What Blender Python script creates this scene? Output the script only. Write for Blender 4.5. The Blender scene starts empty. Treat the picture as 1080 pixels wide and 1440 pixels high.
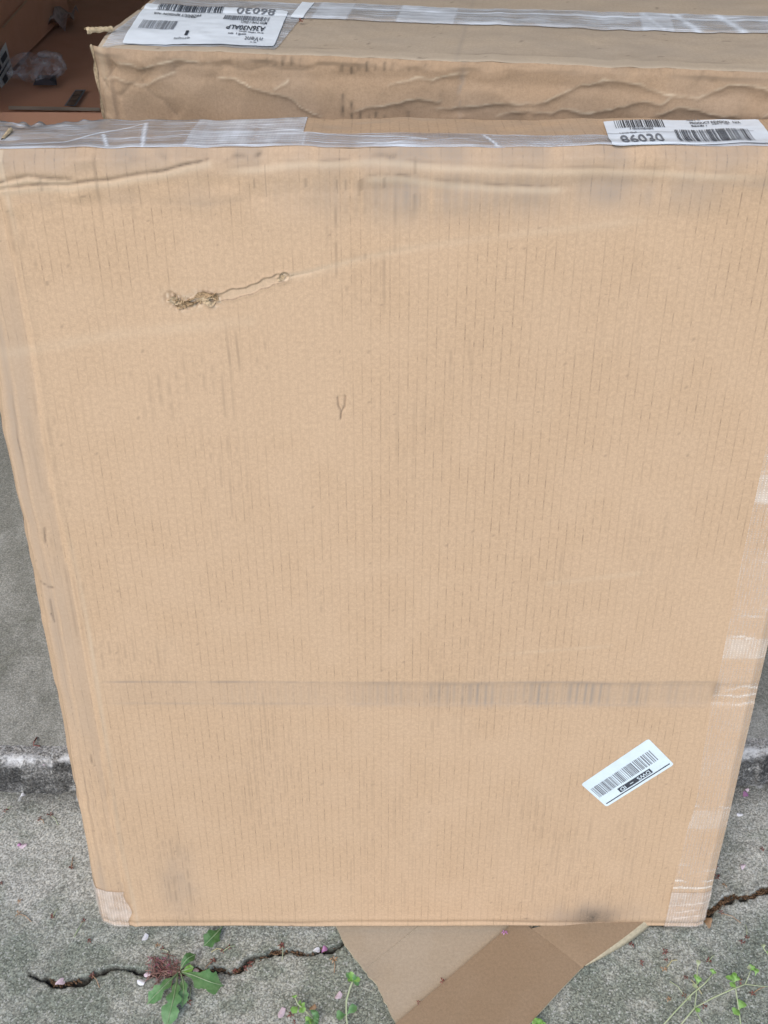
import bpy, bmesh, math, random
import numpy as np
from mathutils import Vector

R = math.radians
scene = bpy.context.scene
COL = scene.collection

# ------------------------------------------------------------------ camera
CAM_Z = 1.287
PITCH = R(38.5)
FPX = 1440.0                                   # focal length in photograph pixels
cam_d = bpy.data.cameras.new('camera')
cam = bpy.data.objects.new('camera', cam_d)
COL.objects.link(cam)
cam.location = (0, 0, CAM_Z)
cam.rotation_euler = (R(90) - PITCH, 0, 0)
cam_d.sensor_width = 36
cam_d.lens = 36.0
cam_d.clip_start = 0.02
cam_d.clip_end = 500
scene.camera = cam

# ------------------------------------------------------------------ sky, sun, exposure
SUN_EL, SUN_ROT = R(46), R(205)
world = bpy.data.worlds.new('World')
scene.world = world
world.use_nodes = True
wn = world.node_tree
for n in list(wn.nodes):
    wn.nodes.remove(n)
wo = wn.nodes.new('ShaderNodeOutputWorld')
wb = wn.nodes.new('ShaderNodeBackground')
ws = wn.nodes.new('ShaderNodeTexSky')
ws.sky_type = 'NISHITA'
ws.sun_disc = False
ws.sun_elevation = SUN_EL
ws.sun_rotation = SUN_ROT
ws.dust_density = 1.2
ws.air_density = 1.0
wb.inputs['Strength'].default_value = 0.13
wn.links.new(ws.outputs['Color'], wb.inputs['Color'])
wn.links.new(wb.outputs['Background'], wo.inputs['Surface'])

sun_d = bpy.data.lights.new('sun', 'SUN')
sun_d.energy = 1.2
sun_d.angle = R(38)
sun_d.color = (1.0, 0.955, 0.89)
sun = bpy.data.objects.new('sun', sun_d)
COL.objects.link(sun)
sdir = Vector((math.sin(SUN_ROT) * math.cos(SUN_EL), math.cos(SUN_ROT) * math.cos(SUN_EL), math.sin(SUN_EL)))
sun.rotation_euler = sdir.to_track_quat('Z', 'Y').to_euler()
sun.location = (-2, -3, 6)

vs = scene.view_settings
vs.view_transform = 'Standard'
vs.look = 'None'
vs.gamma = 1.0
vs.use_curve_mapping = False
vs.exposure = 1.0
try:
    scene.cycles.max_bounces = 4
    scene.cycles.diffuse_bounces = 3
    scene.cycles.transparent_max_bounces = 8
except Exception:
    pass

# ------------------------------------------------------------------ small maths
rng = np.random.default_rng(7)
random.seed(7)
CP, SP = math.cos(PITCH), math.sin(PITCH)


def ray(x, y):
    a, b = (x - 540.0) / FPX, (y - 720.0) / FPX
    return np.array([a, CP - b * SP, -(SP + b * CP)])


EYE = np.array([0, 0, CAM_Z])


def on_plane(x, y, p0, n):
    d = ray(x, y)
    t = np.dot(p0 - EYE, n) / np.dot(d, n)
    return EYE + d * t


def on_z(x, y, z):
    return on_plane(x, y, np.array([0, 0, z]), np.array([0, 0, 1.0]))


def vnoise(x, y, seed=0):
    """smooth value noise, range -1..1"""
    x = np.asarray(x, float); y = np.asarray(y, float)
    xi = np.floor(x).astype(np.int64); yi = np.floor(y).astype(np.int64)
    fx = x - xi; fy = y - yi
    fx = fx * fx * (3 - 2 * fx); fy = fy * fy * (3 - 2 * fy)

    def h(a, b):
        n = (a * 374761393 + b * 668265263 + seed * 982451653) & 0xffffffff
        n = ((n ^ (n >> 13)) * 1274126177) & 0xffffffff
        n = n ^ (n >> 16)
        return (n & 0xffff) / 32767.5 - 1.0
    a = h(xi, yi); b = h(xi + 1, yi); c = h(xi, yi + 1); d = h(xi + 1, yi + 1)
    return (a * (1 - fx) + b * fx) * (1 - fy) + (c * (1 - fx) + d * fx) * fy


def fbm(x, y, seed=0, o=3):
    s = 0; a = 1.0; t = 0
    for k in range(o):
        s = s + a * vnoise(x * 2 ** k, y * 2 ** k, seed + k * 17); t += a; a *= 0.5
    return s / t


def sstep(a, b, x):
    t = np.clip((x - a) / (b - a), 0, 1)
    return t * t * (3 - 2 * t)


def pdist(u, v, pts):
    """distance to a polyline, its side (signed) and the fraction along it"""
    best = np.full(np.shape(u), 1e9); side = np.zeros(np.shape(u)); al = np.zeros(np.shape(u))
    n = len(pts) - 1
    for i in range(n):
        ax, ay = pts[i]; bx, by = pts[i + 1]
        dx, dy = bx - ax, by - ay
        l2 = dx * dx + dy * dy + 1e-12
        t = np.clip(((u - ax) * dx + (v - ay) * dy) / l2, 0, 1)
        px, py = u - ax - t * dx, v - ay - t * dy
        d = np.hypot(px, py)
        m = d < best
        best = np.where(m, d, best)
        side = np.where(m, np.sign(dx * py - dy * px), side)
        al = np.where(m, (i + t) / n, al)
    return best, side, al


def gauss(d, w):
    return np.exp(-(d / w) ** 2)


# ------------------------------------------------------------------ objects and meshes
def link(o, parent=None):
    COL.objects.link(o)
    if parent is not None:
        o.parent = parent
    return o


def tag(o, label=None, cat=None, group=None, kind=None):
    if label: o['label'] = label
    if cat: o['category'] = cat
    if group: o['group'] = group
    if kind: o['kind'] = kind
    return o


def empty(name, loc=(0, 0, 0)):
    o = bpy.data.objects.new(name, None)
    o.empty_display_size = 0.05
    o.location = loc
    return link(o)


def mesh(name, verts, faces, mat, parent=None, smooth=False, uv=None, wear=None, mats=None):
    """one mesh object; verts are world coordinates, a parent's location is taken off"""
    V = np.asarray(verts, float).reshape(-1, 3)
    if parent is not None:
        p = parent
        while p is not None:
            V = V - np.array(p.location)
            p = p.parent
    me = bpy.data.meshes.new(name)
    if isinstance(faces, np.ndarray) and faces.ndim == 2:
        nf, k = faces.shape
        me.vertices.add(len(V)); me.vertices.foreach_set('co', V.ravel())
        me.loops.add(nf * k); me.loops.foreach_set('vertex_index', faces.ravel().astype(np.int32))
        me.polygons.add(nf)
        me.polygons.foreach_set('loop_start', np.arange(0, nf * k, k, dtype=np.int32))
        me.polygons.foreach_set('loop_total', np.full(nf, k, dtype=np.int32))
        me.update(calc_edges=True)
    else:
        me.from_pydata([tuple(q) for q in V], [], [tuple(f) for f in faces])
        me.update()
    if smooth:
        me.polygons.foreach_set('use_smooth', np.ones(len(me.polygons), dtype=bool))
    if uv is not None:
        lay = me.uv_layers.new(name='UVMap')
        idx = np.empty(len(me.loops), dtype=np.int32)
        me.loops.foreach_get('vertex_index', idx)
        lay.data.foreach_set('uv', np.asarray(uv, np.float32)[idx].ravel())
    if wear is not None:
        at = me.attributes.new('wear', 'FLOAT_COLOR', 'POINT')
        w_ = np.asarray(wear, np.float32); c = np.full((len(V), 4), 0.5, np.float32); c[:, :w_.shape[1]] = w_
        at.data.foreach_set('color', c.ravel())
    me.materials.append(mat)
    o = bpy.data.objects.new(name, me)
    return link(o, parent)


def grid_faces(nu, nv):
    i = np.arange(nu - 1)[:, None]; j = np.arange(nv - 1)[None, :]
    a = (i * nv + j).ravel()
    return np.stack([a, a + nv, a + nv + 1, a + 1], 1)


def tube(pts, rad, n=5):
    """polyline tube; rad a number or one per point; returns verts, faces"""
    P = np.asarray(pts, float); m = len(P)
    r = np.full(m, rad) if np.isscalar(rad) else np.asarray(rad, float)
    V = []; F = []
    for i in range(m):
        t = P[min(i + 1, m - 1)] - P[max(i - 1, 0)]
        t = t / (np.linalg.norm(t) + 1e-12)
        a = np.cross(t, [0.3, 0.2, 1.0]); a /= np.linalg.norm(a) + 1e-12
        b = np.cross(t, a)
        for k in range(n):
            w = 2 * math.pi * k / n
            V.append(P[i] + r[i] * (a * math.cos(w) + b * math.sin(w)))
    for i in range(m - 1):
        for k in range(n):
            k2 = (k + 1) % n
            F.append((i * n + k, i * n + k2, (i + 1) * n + k2, (i + 1) * n + k))
    F.append(tuple(range(n - 1, -1, -1))); F.append(tuple((m - 1) * n + k for k in range(n)))
    return V, F


def box_vf(x0, x1, y0, y1, z0, z1):
    V = [(x0, y0, z0), (x1, y0, z0), (x1, y1, z0), (x0, y1, z0), (x0, y0, z1), (x1, y0, z1), (x1, y1, z1), (x0, y1, z1)]
    F = [(0, 3, 2, 1), (4, 5, 6, 7), (0, 1, 5, 4), (1, 2, 6, 5), (2, 3, 7, 6), (3, 0, 4, 7)]
    return V, F


# ------------------------------------------------------------------ materials
class NT:
    def __init__(self, name):
        self.m = bpy.data.materials.new(name); self.m.use_nodes = True
        self.t = self.m.node_tree
        for n in list(self.t.nodes): self.t.nodes.remove(n)
        self.out = self.n('ShaderNodeOutputMaterial')

    def n(self, typ, **kw):
        nd = self.t.nodes.new(typ)
        for k, v in kw.items(): setattr(nd, k, v)
        return nd

    def set(self, sock, v):
        if hasattr(v, 'is_output') or isinstance(v, bpy.types.NodeSocket): self.t.links.new(v, sock)
        elif isinstance(v, (tuple, list)) and len(v) == 3 and sock.type == 'RGBA': sock.default_value = (*v, 1)
        else: sock.default_value = v

    def math(self, op, a, b=None, c=None, clamp=False):
        nd = self.n('ShaderNodeMath', operation=op, use_clamp=clamp)
        for i, v in enumerate((a, b, c)):
            if v is not None: self.set(nd.inputs[i], v)
        return nd.outputs[0]

    def mix(self, f, a, b, bt='MIX'):
        nd = self.n('ShaderNodeMix', data_type='RGBA', blend_type=bt)
        self.set(nd.inputs[0], f); self.set(nd.inputs[6], a); self.set(nd.inputs[7], b)
        return nd.outputs[2]

    def noise(self, vec, scale, detail=3, rough=0.55):
        nd = self.n('ShaderNodeTexNoise')
        if vec is not None: self.set(nd.inputs['Vector'], vec)
        nd.inputs['Scale'].default_value = scale
        nd.inputs['Detail'].default_value = detail
        nd.inputs['Roughness'].default_value = rough
        return nd.outputs['Fac']

    def voro(self, vec, scale):
        nd = self.n('ShaderNodeTexVoronoi')
        self.set(nd.inputs['Vector'], vec); nd.inputs['Scale'].default_value = scale
        return nd

    def ramp(self, v, a, b, c=0.0, d=1.0):
        nd = self.n('ShaderNodeMapRange'); nd.interpolation_type = 'SMOOTHSTEP'
        self.set(nd.inputs[0], v)
        for i, q in enumerate((a, b, c, d)): nd.inputs[i + 1].default_value = q
        return nd.outputs[0]

    def scaled(self, vec, s):
        nd = self.n('ShaderNodeVectorMath', operation='MULTIPLY')
        self.set(nd.inputs[0], vec); nd.inputs[1].default_value = s
        return nd.outputs[0]

    def bump(self, h, strength, dist, normal=None):
        nd = self.n('ShaderNodeBump')
        nd.inputs['Strength'].default_value = strength; nd.inputs['Distance'].default_value = dist
        self.set(nd.inputs['Height'], h)
        if normal is not None: self.set(nd.inputs['Normal'], normal)
        return nd.outputs[0]

    def principled(self, col, rough=0.8, normal=None, spec=0.3):
        b = self.n('ShaderNodeBsdfPrincipled')
        self.set(b.inputs['Base Color'], col); self.set(b.inputs['Roughness'], rough)
        b.inputs['Specular IOR Level'].default_value = spec
        if normal is not None: self.set(b.inputs['Normal'], normal)
        return b.outputs[0]

    def done(self, sh):
        self.t.links.new(sh, self.out.inputs['Surface']); return self.m


def mat_plain(name, col, rough=0.8, spec=0.3, var=0.12, scale=60.0):
    t = NT(name)
    co = t.n('ShaderNodeTexCoord').outputs['Object']
    f = t.noise(co, scale, 4)
    c = t.mix(t.ramp(f, 0.3, 0.7), tuple(q * (1 - var) for q in col), tuple(min(1, q * (1 + var)) for q in col))
    return t.done(t.principled(c, rough, None, spec))


def mat_card(name, base, flute=True, flute_amt=0.85, pitch=0.0087):
    """kraft board: fibre, faint fluting lines, wear masks (grey dirt, dark scuffs and painted crease shade, bare paper and lit crests, slow tone)"""
    t = NT(name)
    uvn = t.n('ShaderNodeUVMap'); uvn.uv_map = 'UVMap'
    uv = uvn.outputs[0]
    wn_ = t.n('ShaderNodeAttribute', attribute_name='wear')
    ws_ = t.n('ShaderNodeSeparateColor'); t.set(ws_.inputs[0], wn_.outputs['Color'])
    slow = wn_.outputs['Alpha']
    if not flute: slow = t.ramp(t.noise(uv, 11, 4, 0.6), 0.3, 0.7, 0.1, 0.95)
    b0 = np.array(base)
    fine = t.noise(uv, 260, 4, 0.95)
    c = t.mix(t.ramp(slow, 0.25, 0.75), tuple(b0 * (0.975, 0.965, 0.95)), tuple(b0 * (1.015, 1.018, 1.025)))
    sc = t.n('ShaderNodeVectorMath', operation='SCALE'); t.set(sc.inputs[0], c)
    t.set(sc.inputs[3], t.ramp(fine, 0.25, 0.75, 0.85, 1.15)); c = sc.outputs[0]
    hgt = fine
    if flute:
        sep = t.n('ShaderNodeSeparateXYZ'); t.set(sep.inputs[0], uv)
        x = t.math('DIVIDE', t.math('ADD', sep.outputs[0], t.math('MULTIPLY', slow, 0.0016)), pitch)
        fr = t.math('ABSOLUTE', t.math('SUBTRACT', t.math('FRACT', x), 0.5))
        line = t.ramp(fr, 0.0, 0.12, 1.0, 0.0)
        brk = t.ramp(t.noise(t.scaled(uv, (115, 75, 1)), 1.0, 4, 0.8), 0.42, 0.62)
        fl = t.math('MULTIPLY', t.math('MULTIPLY', line, brk), t.math('MULTIPLY', t.ramp(slow, 0.36, 0.70, 1.0, 0.12), t.ramp(fine, 0.38, 0.58)))
        fl = t.math('MULTIPLY', fl, flute_amt)
        fl = t.math('ADD', fl, t.math('MULTIPLY', t.math('MULTIPLY', line, t.ramp(fine, 0.35, 0.6)), 0.10 * flute_amt), clamp=True)
        c = t.mix(fl, c, tuple(b0 * (0.46, 0.45, 0.45)))
    g = t.math('MULTIPLY', ws_.outputs[0], t.ramp(fine, 0.25, 0.65, 0.45, 1.0), clamp=True)
    c = t.mix(g, c, (0.215, 0.195, 0.175))
    c = t.mix(ws_.outputs[2], c, (0.60, 0.49, 0.36))
    d = t.math('MULTIPLY', ws_.outputs[1], t.ramp(fine, 0.30, 0.62, 0.5, 1.0), clamp=True)
    c = t.mix(d, c, (0.075, 0.058, 0.043))
    nrm = t.bump(hgt, 0.04, 0.0005)
    return t.done(t.principled(c, 0.85, nrm, 0.2))


BASE = (0.468, 0.325, 0.208)
M_card = mat_card('kraft_board', BASE)
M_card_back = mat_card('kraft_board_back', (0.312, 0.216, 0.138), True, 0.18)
M_card_btop = mat_card('kraft_board_pale', (0.430, 0.345, 0.255), True, 0.18)  # paler, less brown board for the rear carton's top
M_card_edge = mat_plain('board_cut_edge', (0.46, 0.36, 0.23), 0.9, 0.1, 0.25, 350)
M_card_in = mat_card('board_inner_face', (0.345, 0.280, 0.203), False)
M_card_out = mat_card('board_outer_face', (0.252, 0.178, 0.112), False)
M_card_cream = mat_plain('board_cream_liner', (0.40, 0.345, 0.24), 0.85, 0.2, 0.12, 240)
M_card_dark = mat_card('board_garage', (0.54, 0.275, 0.175), False)
M_paper = mat_plain('label_paper', (0.74, 0.79, 0.84), 0.42, 0.5, 0.03, 60)
M_ink = mat_plain('label_ink', (0.045, 0.05, 0.062), 0.6, 0.3, 0.35, 700)
M_ink_soft = mat_plain('label_ink_faded', (0.17, 0.18, 0.20), 0.6, 0.3, 0.30, 900)
M_torn = mat_plain('torn_paper', (0.33, 0.225, 0.13), 0.9, 0.1, 0.30, 500)
M_torn_pale = mat_plain('torn_paper_pale', (0.46, 0.345, 0.22), 0.95, 0.05, 0.25, 500)


def mat_tape(name, haze, along, threads=0.0, tint=(0.80, 0.80, 0.82), rough=0.22, streaky=0.34, ior=1.42):
    """clear film: haze, drawn streaks and glossy wrinkles over what lies under it"""
    t = NT(name)
    uvn = t.n('ShaderNodeUVMap'); uvn.uv_map = 'UVMap'; uv = uvn.outputs[0]
    sep = t.n('ShaderNodeSeparateXYZ'); t.set(sep.inputs[0], uv)
    wn_ = t.n('ShaderNodeAttribute', attribute_name='wear')
    ws_ = t.n('ShaderNodeSeparateColor'); t.set(ws_.inputs[0], wn_.outputs['Color'])
    st = (9, 420, 1) if along == 'u' else (420, 9, 1)
    streak = t.noise(t.scaled(uv, st), 1.0, 4, 0.6)
    blot = t.noise(uv, 22, 3)
    f = t.math('ADD', haze, t.math('MULTIPLY', t.ramp(streak, 0.42, 0.72), streaky))
    f = t.math('MULTIPLY', f, t.ramp(blot, 0.3, 0.7, 0.55, 1.15))
    f = t.math('ADD', f, t.math('MULTIPLY', ws_.outputs[0], 0.75), clamp=True)
    h = t.math('ADD', streak, t.math('MULTIPLY', blot, 0.8))
    if threads:
        ax = sep.outputs[1] if along == 'u' else sep.outputs[0]
        th = t.math('SINE', t.math('MULTIPLY', ax, 2 * math.pi / 0.0036))
        ax2 = sep.outputs[0] if along == 'u' else sep.outputs[1]
        th2 = t.math('SINE', t.math('MULTIPLY', ax2, 2 * math.pi / 0.0027))
        brk = t.ramp(t.noise(uv, 130, 3), 0.3, 0.62)
        tt = t.math('MULTIPLY', t.math('MULTIPLY', t.ramp(th, 0.2, 0.9), t.ramp(th2, -0.7, 0.4)), brk)
        f = t.math('ADD', f, t.math('MULTIPLY', tt, threads), clamp=True)
        h = t.math('ADD', h, t.math('MULTIPLY', tt, 0.8))
    f = t.math('MAXIMUM', t.math('MULTIPLY', f, t.math('SUBTRACT', 1.0, ws_.outputs[1])), 0.03)
    nrm = t.bump(h, 0.5, 0.0006)
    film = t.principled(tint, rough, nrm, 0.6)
    gl = t.n('ShaderNodeBsdfGlossy'); gl.inputs['Roughness'].default_value = rough; t.set(gl.inputs['Normal'], nrm)
    tr = t.n('ShaderNodeBsdfTransparent')
    fr = t.n('ShaderNodeFresnel'); fr.inputs['IOR'].default_value = ior; t.set(fr.inputs['Normal'], nrm)
    a = t.n('ShaderNodeMixShader'); t.set(a.inputs[0], fr.outputs[0]); t.set(a.inputs[1], tr.outputs[0]); t.set(a.inputs[2], gl.outputs[0])
    b = t.n('ShaderNodeMixShader'); t.set(b.inputs[0], f); t.set(b.inputs[1], a.outputs[0]); t.set(b.inputs[2], film)
    return t.done(b.outputs[0])


M_tape = mat_tape('packing_tape_film', 0.20, 'u', 0.10, (0.86, 0.92, 1.0), 0.2, 0.55, 1.25)  # blue-white tint paints in the sky reflection on clear film
M_tape_back = mat_tape('packing_tape_film_hazy', 0.26, 'u', 0.0, (0.86, 0.92, 1.0), 0.22, 0.5, 1.25)  # same painted sky tint, with more haze
M_fil = mat_tape('filament_tape_film', 0.08, 'v', 0.34, (0.90, 0.82, 0.72), 0.34, 0.05, 1.12)
M_fil_patch = mat_tape('filament_tape_double', 0.30, 'v', 0.30, (0.80, 0.69, 0.60), 0.3, 0.12, 1.15)


def mat_concrete(name, lo, hi, moss, speckle=1.0, gscale=1.0, polish=0.0):
    t = NT(name)
    co = t.n('ShaderNodeTexCoord').outputs['Object']
    wn_ = t.n('ShaderNodeAttribute', attribute_name='wear')
    ws_ = t.n('ShaderNodeSeparateColor'); t.set(ws_.inputs[0], wn_.outputs['Color'])
    slow = wn_.outputs['Alpha']
    fine = t.noise(co, 300 * gscale, 3, 0.8)
    vor = t.voro(co, 430 * gscale)
    sepc = t.n('ShaderNodeSeparateColor'); t.set(sepc.inputs[0], vor.outputs['Color'])
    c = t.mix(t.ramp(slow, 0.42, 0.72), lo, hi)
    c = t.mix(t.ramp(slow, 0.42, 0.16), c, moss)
    c = t.mix(t.math('MULTIPLY', sepc.outputs[1], 0.5 * speckle), c, t.mix(1.0, c, (1.12, 1.0, 0.86), 'MULTIPLY'))
    k = t.math('MULTIPLY', t.ramp(sepc.outputs[0], 0.0, 1.0, 1 - 0.42 * speckle, 1 + 0.42 * speckle), t.ramp(fine, 0.28, 0.72, 1 - 0.58 * speckle, 1 + 0.50 * speckle))
    k = t.math('MULTIPLY', k, t.math('SUBTRACT', 1.0, t.math('MULTIPLY', ws_.outputs[0], 0.84)))
    mul = t.n('ShaderNodeVectorMath', operation='SCALE'); t.set(mul.inputs[0], c); t.set(mul.inputs[3], k)
    c = mul.outputs[0]
    c = t.mix(t.math('MULTIPLY', t.math('GREATER_THAN', sepc.outputs[2], 0.94), t.math('MULTIPLY', 0.6 * speckle, t.math('SUBTRACT', 1.0, t.math('MULTIPLY', ws_.outputs[0], 0.85)))), c, (0.52, 0.52, 0.49))
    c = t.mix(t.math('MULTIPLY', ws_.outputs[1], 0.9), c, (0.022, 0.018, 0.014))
    c = t.mix(t.math('MULTIPLY', ws_.outputs[2], t.ramp(fine, 0.30, 0.55, 0.35, 1.0)), c, (0.62, 0.62, 0.62))
    nrm = t.bump(t.math('ADD', t.math('MULTIPLY', sepc.outputs[0], 0.5), fine), 0.5 * speckle + 0.1, 0.0012)
    return t.done(t.principled(c, 0.9 - polish, nrm, 0.25))


M_drive = mat_concrete('driveway_concrete', speckle=0.82, gscale=1.2, lo=(0.262, 0.272, 0.240), hi=(0.365, 0.366, 0.335), moss=(0.178, 0.196, 0.165))
M_slab = mat_concrete('garage_slab_concrete', (0.236, 0.236, 0.212), (0.30, 0.298, 0.272), (0.180, 0.182, 0.155), 0.55, 1.3, 0.12)
M_slab_edge = mat_concrete('slab_edge_concrete', (0.22, 0.22, 0.22), (0.27, 0.27, 0.265), (0.17, 0.17, 0.17), 1.0, 1.0)
M_white_wall = mat_plain('painted_wall', (0.70, 0.68, 0.65), 0.8, 0.2, 0.05, 8)
M_ceiling = mat_plain('ceiling_board', (0.72, 0.71, 0.69), 0.9, 0.2, 0.05, 6)
M_lawn = mat_plain('lawn', (0.055, 0.085, 0.028), 0.95, 0.1, 0.5, 30)

# ------------------------------------------------------------------ key planes of the place
LEAN = R(9.0)
BX0, BX1 = -0.381, 0.424                       # front carton, left and right
BW = BX1 - BX0
ORG = np.array([BX0, 0.718, 0.008])            # its lower left front corner
UF = np.array([1.0, 0, 0]); VF = np.array([0, math.sin(LEAN), math.cos(LEAN)]); NF = np.cross(UF, VF)
BL = 0.978 / math.cos(LEAN)
SLAB = 0.058


def fpx(x, y):
    p = on_plane(x, y, ORG, NF) - ORG
    return float(p @ UF), float(p @ VF)


def fpl(*pts):
    return [fpx(*p) for p in pts]


# ------------------------------------------------------------------ the ground
def axis(*segs):
    out = []
    for a, b, st in segs:
        n = max(2, int(round(abs(b - a) / st)) + 1)
        out.append(np.linspace(a, b, n)[:-1])
    out.append(np.array([segs[-1][1]]))
    return np.concatenate(out)


def gz(x, y): return tuple(on_z(x, y, 0.0)[:2])


CR_L = [gz(*p) for p in [(40, 1372), (66, 1379), (80, 1386), (100, 1383), (120, 1379), (138, 1369), (155, 1362), (178, 1365), (200, 1366), (240, 1370),
                         (275, 1364), (300, 1362), (325, 1367), (338, 1363), (350, 1350), (362, 1345), (385, 1340), (410, 1337), (424, 1343), (445, 1338), (470, 1333), (486, 1325), (560, 1318), (700, 1306)]]
CR_R = [gz(*p) for p in [(860, 1300), (985, 1290), (1000, 1281), (1008, 1278), (1016, 1268), (1030, 1259), (1042, 1262), (1056, 1262), (1068, 1254), (1082, 1250), (1120, 1246), (1200, 1228), (1300, 1225)]]


def ground_h(x, y):
    h = fbm(x * 5, y * 5, 3) * 0.0022 + fbm(x * 55, y * 55, 5, 2) * 0.0007 + vnoise(x * 230, y * 230, 9) * 0.00045
    jx = x + vnoise(x * 120, y * 120, 21) * 0.0028; jy = y + vnoise(x * 120, y * 120, 22) * 0.0028
    dl, sl, al = pdist(jx, jy, CR_L)
    wl = 0.0018 + 0.0016 * (vnoise(al * 30, al * 0, 4) + 0.7) * (sstep(0.0, 0.06, al))
    wl = wl + 0.0028 * gauss(al - 0.15, 0.04)
    dr, sr, ar = pdist(jx, jy, CR_R)
    wr = 0.0035 + 0.0028 * vnoise(ar * 22, ar * 0, 6) + 0.003 * gauss(ar - 0.36, 0.08)
    cl = 1 - sstep(0.5, 1.15, dl / np.maximum(wl, 0.0012))
    crr = 1 - sstep(0.5, 1.15, dr / np.maximum(wr, 0.0016))
    ck = np.maximum(cl, crr)
    lip = gauss(dl, 0.012) * np.where(sl > 0, 0.0016, -0.0008) + gauss(dr, 0.014) * np.where(sr > 0, 0.0018, -0.0008)
    return h + lip - ck * 0.011, ck, np.maximum(gauss(dl, 0.006), gauss(dr, 0.010))


gx = axis((-20, -3, 1.5), (-3, -0.75, 0.1), (-0.75, -0.56, 0.008), (-0.56, 0.56, 0.0022), (0.56, 0.75, 0.008), (0.75, 3, 0.1), (3, 20, 1.5))
gy = axis((-14, -1, 1.0), (-1, 0.35, 0.06), (0.35, 0.55, 0.008), (0.55, 0.99, 0.0022), (0.99, 1.3, 0.05))
GX, GY = np.meshgrid(gx, gy, indexing='ij')
gh, gck, gnear = ground_h(GX, GY)
stepY = 0.951 + 0.012 * GX
near_step = np.clip(1 - (stepY - GY) / 0.055, 0, 1)
dirt = near_step ** 1.2 * np.clip(0.75 + 0.5 * fbm(GX * 30, GY * 30, 31), 0, 1) * 0.85
dirt = np.maximum(dirt, gnear * 0.35)
chips = (vnoise(GX * 70, GY * 70, 40) > 0.78) * near_step * 0.6
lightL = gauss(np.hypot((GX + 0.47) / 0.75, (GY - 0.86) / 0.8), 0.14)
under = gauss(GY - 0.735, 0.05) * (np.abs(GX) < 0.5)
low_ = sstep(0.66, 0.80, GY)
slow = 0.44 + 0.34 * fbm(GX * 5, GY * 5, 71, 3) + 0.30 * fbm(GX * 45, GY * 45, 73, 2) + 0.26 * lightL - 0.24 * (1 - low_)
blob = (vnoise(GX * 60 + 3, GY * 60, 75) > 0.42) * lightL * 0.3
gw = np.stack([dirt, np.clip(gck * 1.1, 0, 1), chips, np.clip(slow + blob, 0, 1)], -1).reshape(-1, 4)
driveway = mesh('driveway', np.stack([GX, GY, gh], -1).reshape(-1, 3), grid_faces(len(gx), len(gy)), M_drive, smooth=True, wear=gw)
tag(driveway, kind='structure')

# lawn sheet all round, under the driveway
V, F = box_vf(-90, 90, -110, 60, -0.20, -0.05)
tag(mesh('lawn', V, F, M_lawn), kind='structure')

# garage slab with its spalled front edge
sx = axis((-3.2, -0.75, 0.08), (-0.75, 0.75, 0.0035), (0.75, 3.2, 0.08))
prof = []
for k in range(15):
    prof.append(('f', k / 14.0))
sy = axis((0.004, 0.06, 0.0028), (0.06, 0.55, 0.006), (0.55, 6.3, 0.12))
rows_y = np.concatenate([np.array([0.0 + 0.016 * (k / 14.0) ** 0.8 for k in range(15)]), 0.016 + sy])
rows_z = np.concatenate([np.array([-0.012 + (SLAB + 0.006) * math.sin(0.5 * math.pi * (k / 14.0)) for k in range(15)]), np.full(len(sy), SLAB)])
isface = np.concatenate([np.ones(15), np.zeros(len(sy))])
SX, RY = np.meshgrid(sx, rows_y, indexing='ij')
RZ = np.broadcast_to(rows_z, SX.shape); FC = np.broadcast_to(isface, SX.shape)
edge_j = (vnoise(SX * 18, SX * 0, 51) * 0.004 + vnoise(SX * 90, SX * 0, 52) * 0.0022) * gauss(RY - 0.01, 0.05)
SY_ = 0.945 + 0.012 * SX + RY + edge_j
rough = FC * (vnoise(SX * 110, RZ * 300, 55) * 0.0028 + vnoise(SX * 260, RZ * 400, 56) * 0.0012)
SZ = RZ + (1 - FC) * (fbm(SX * 6, SY_ * 6, 57) * 0.0015) - (1 - FC) * gauss(RY - 0.016, 0.008) * (0.003 + 0.003 * vnoise(SX * 60, RY * 0, 58)) 
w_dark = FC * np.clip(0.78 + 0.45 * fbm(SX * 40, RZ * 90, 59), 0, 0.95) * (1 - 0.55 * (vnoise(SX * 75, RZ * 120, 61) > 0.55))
edgew = 0.011 + 0.009 * fbm(SX * 45, SX * 0, 62)
w_white = np.where(FC > 0, sstep(0.80, 0.98, RZ / SLAB) * 0.9, 1 - sstep(0.55, 1.1, (RY - 0.016) / np.maximum(edgew, 0.004)))
w_white = w_white * np.clip(0.42 + 0.9 * vnoise(SX * 130, RY * 200, 63) + 0.5 * vnoise(SX * 35, RY * 80, 67) + 0.3 * (SX > 0.2), 0.0, 0.85)
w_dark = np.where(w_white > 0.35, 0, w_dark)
scuff = (1 - FC) * np.clip(fbm(SX * 14, SY_ * 10, 64) * 1.3 - 0.55, 0, 1) * 0.35
garage_floor = mesh('garage_floor', np.stack([SX, SY_, SZ], -1).reshape(-1, 3), grid_faces(len(sx), len(rows_y)), M_slab, smooth=True,
                    wear=np.stack([w_dark, w_dark * 0, np.maximum(w_white, scuff), np.clip(0.5 + 0.4 * fbm(SX * 9, SY_ * 7, 65, 3) + 0.25 * fbm(SX * 60, SY_ * 40, 66, 2), 0, 1)], -1).reshape(-1, 4))
garage_floor.data.materials.append(M_slab_edge)
_mi = np.zeros((len(sx) - 1, len(rows_y) - 1), dtype=np.int32); _mi[:, :24] = 1
garage_floor.data.polygons.foreach_set('material_index', _mi.ravel())
tag(garage_floor, kind='structure')

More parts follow.
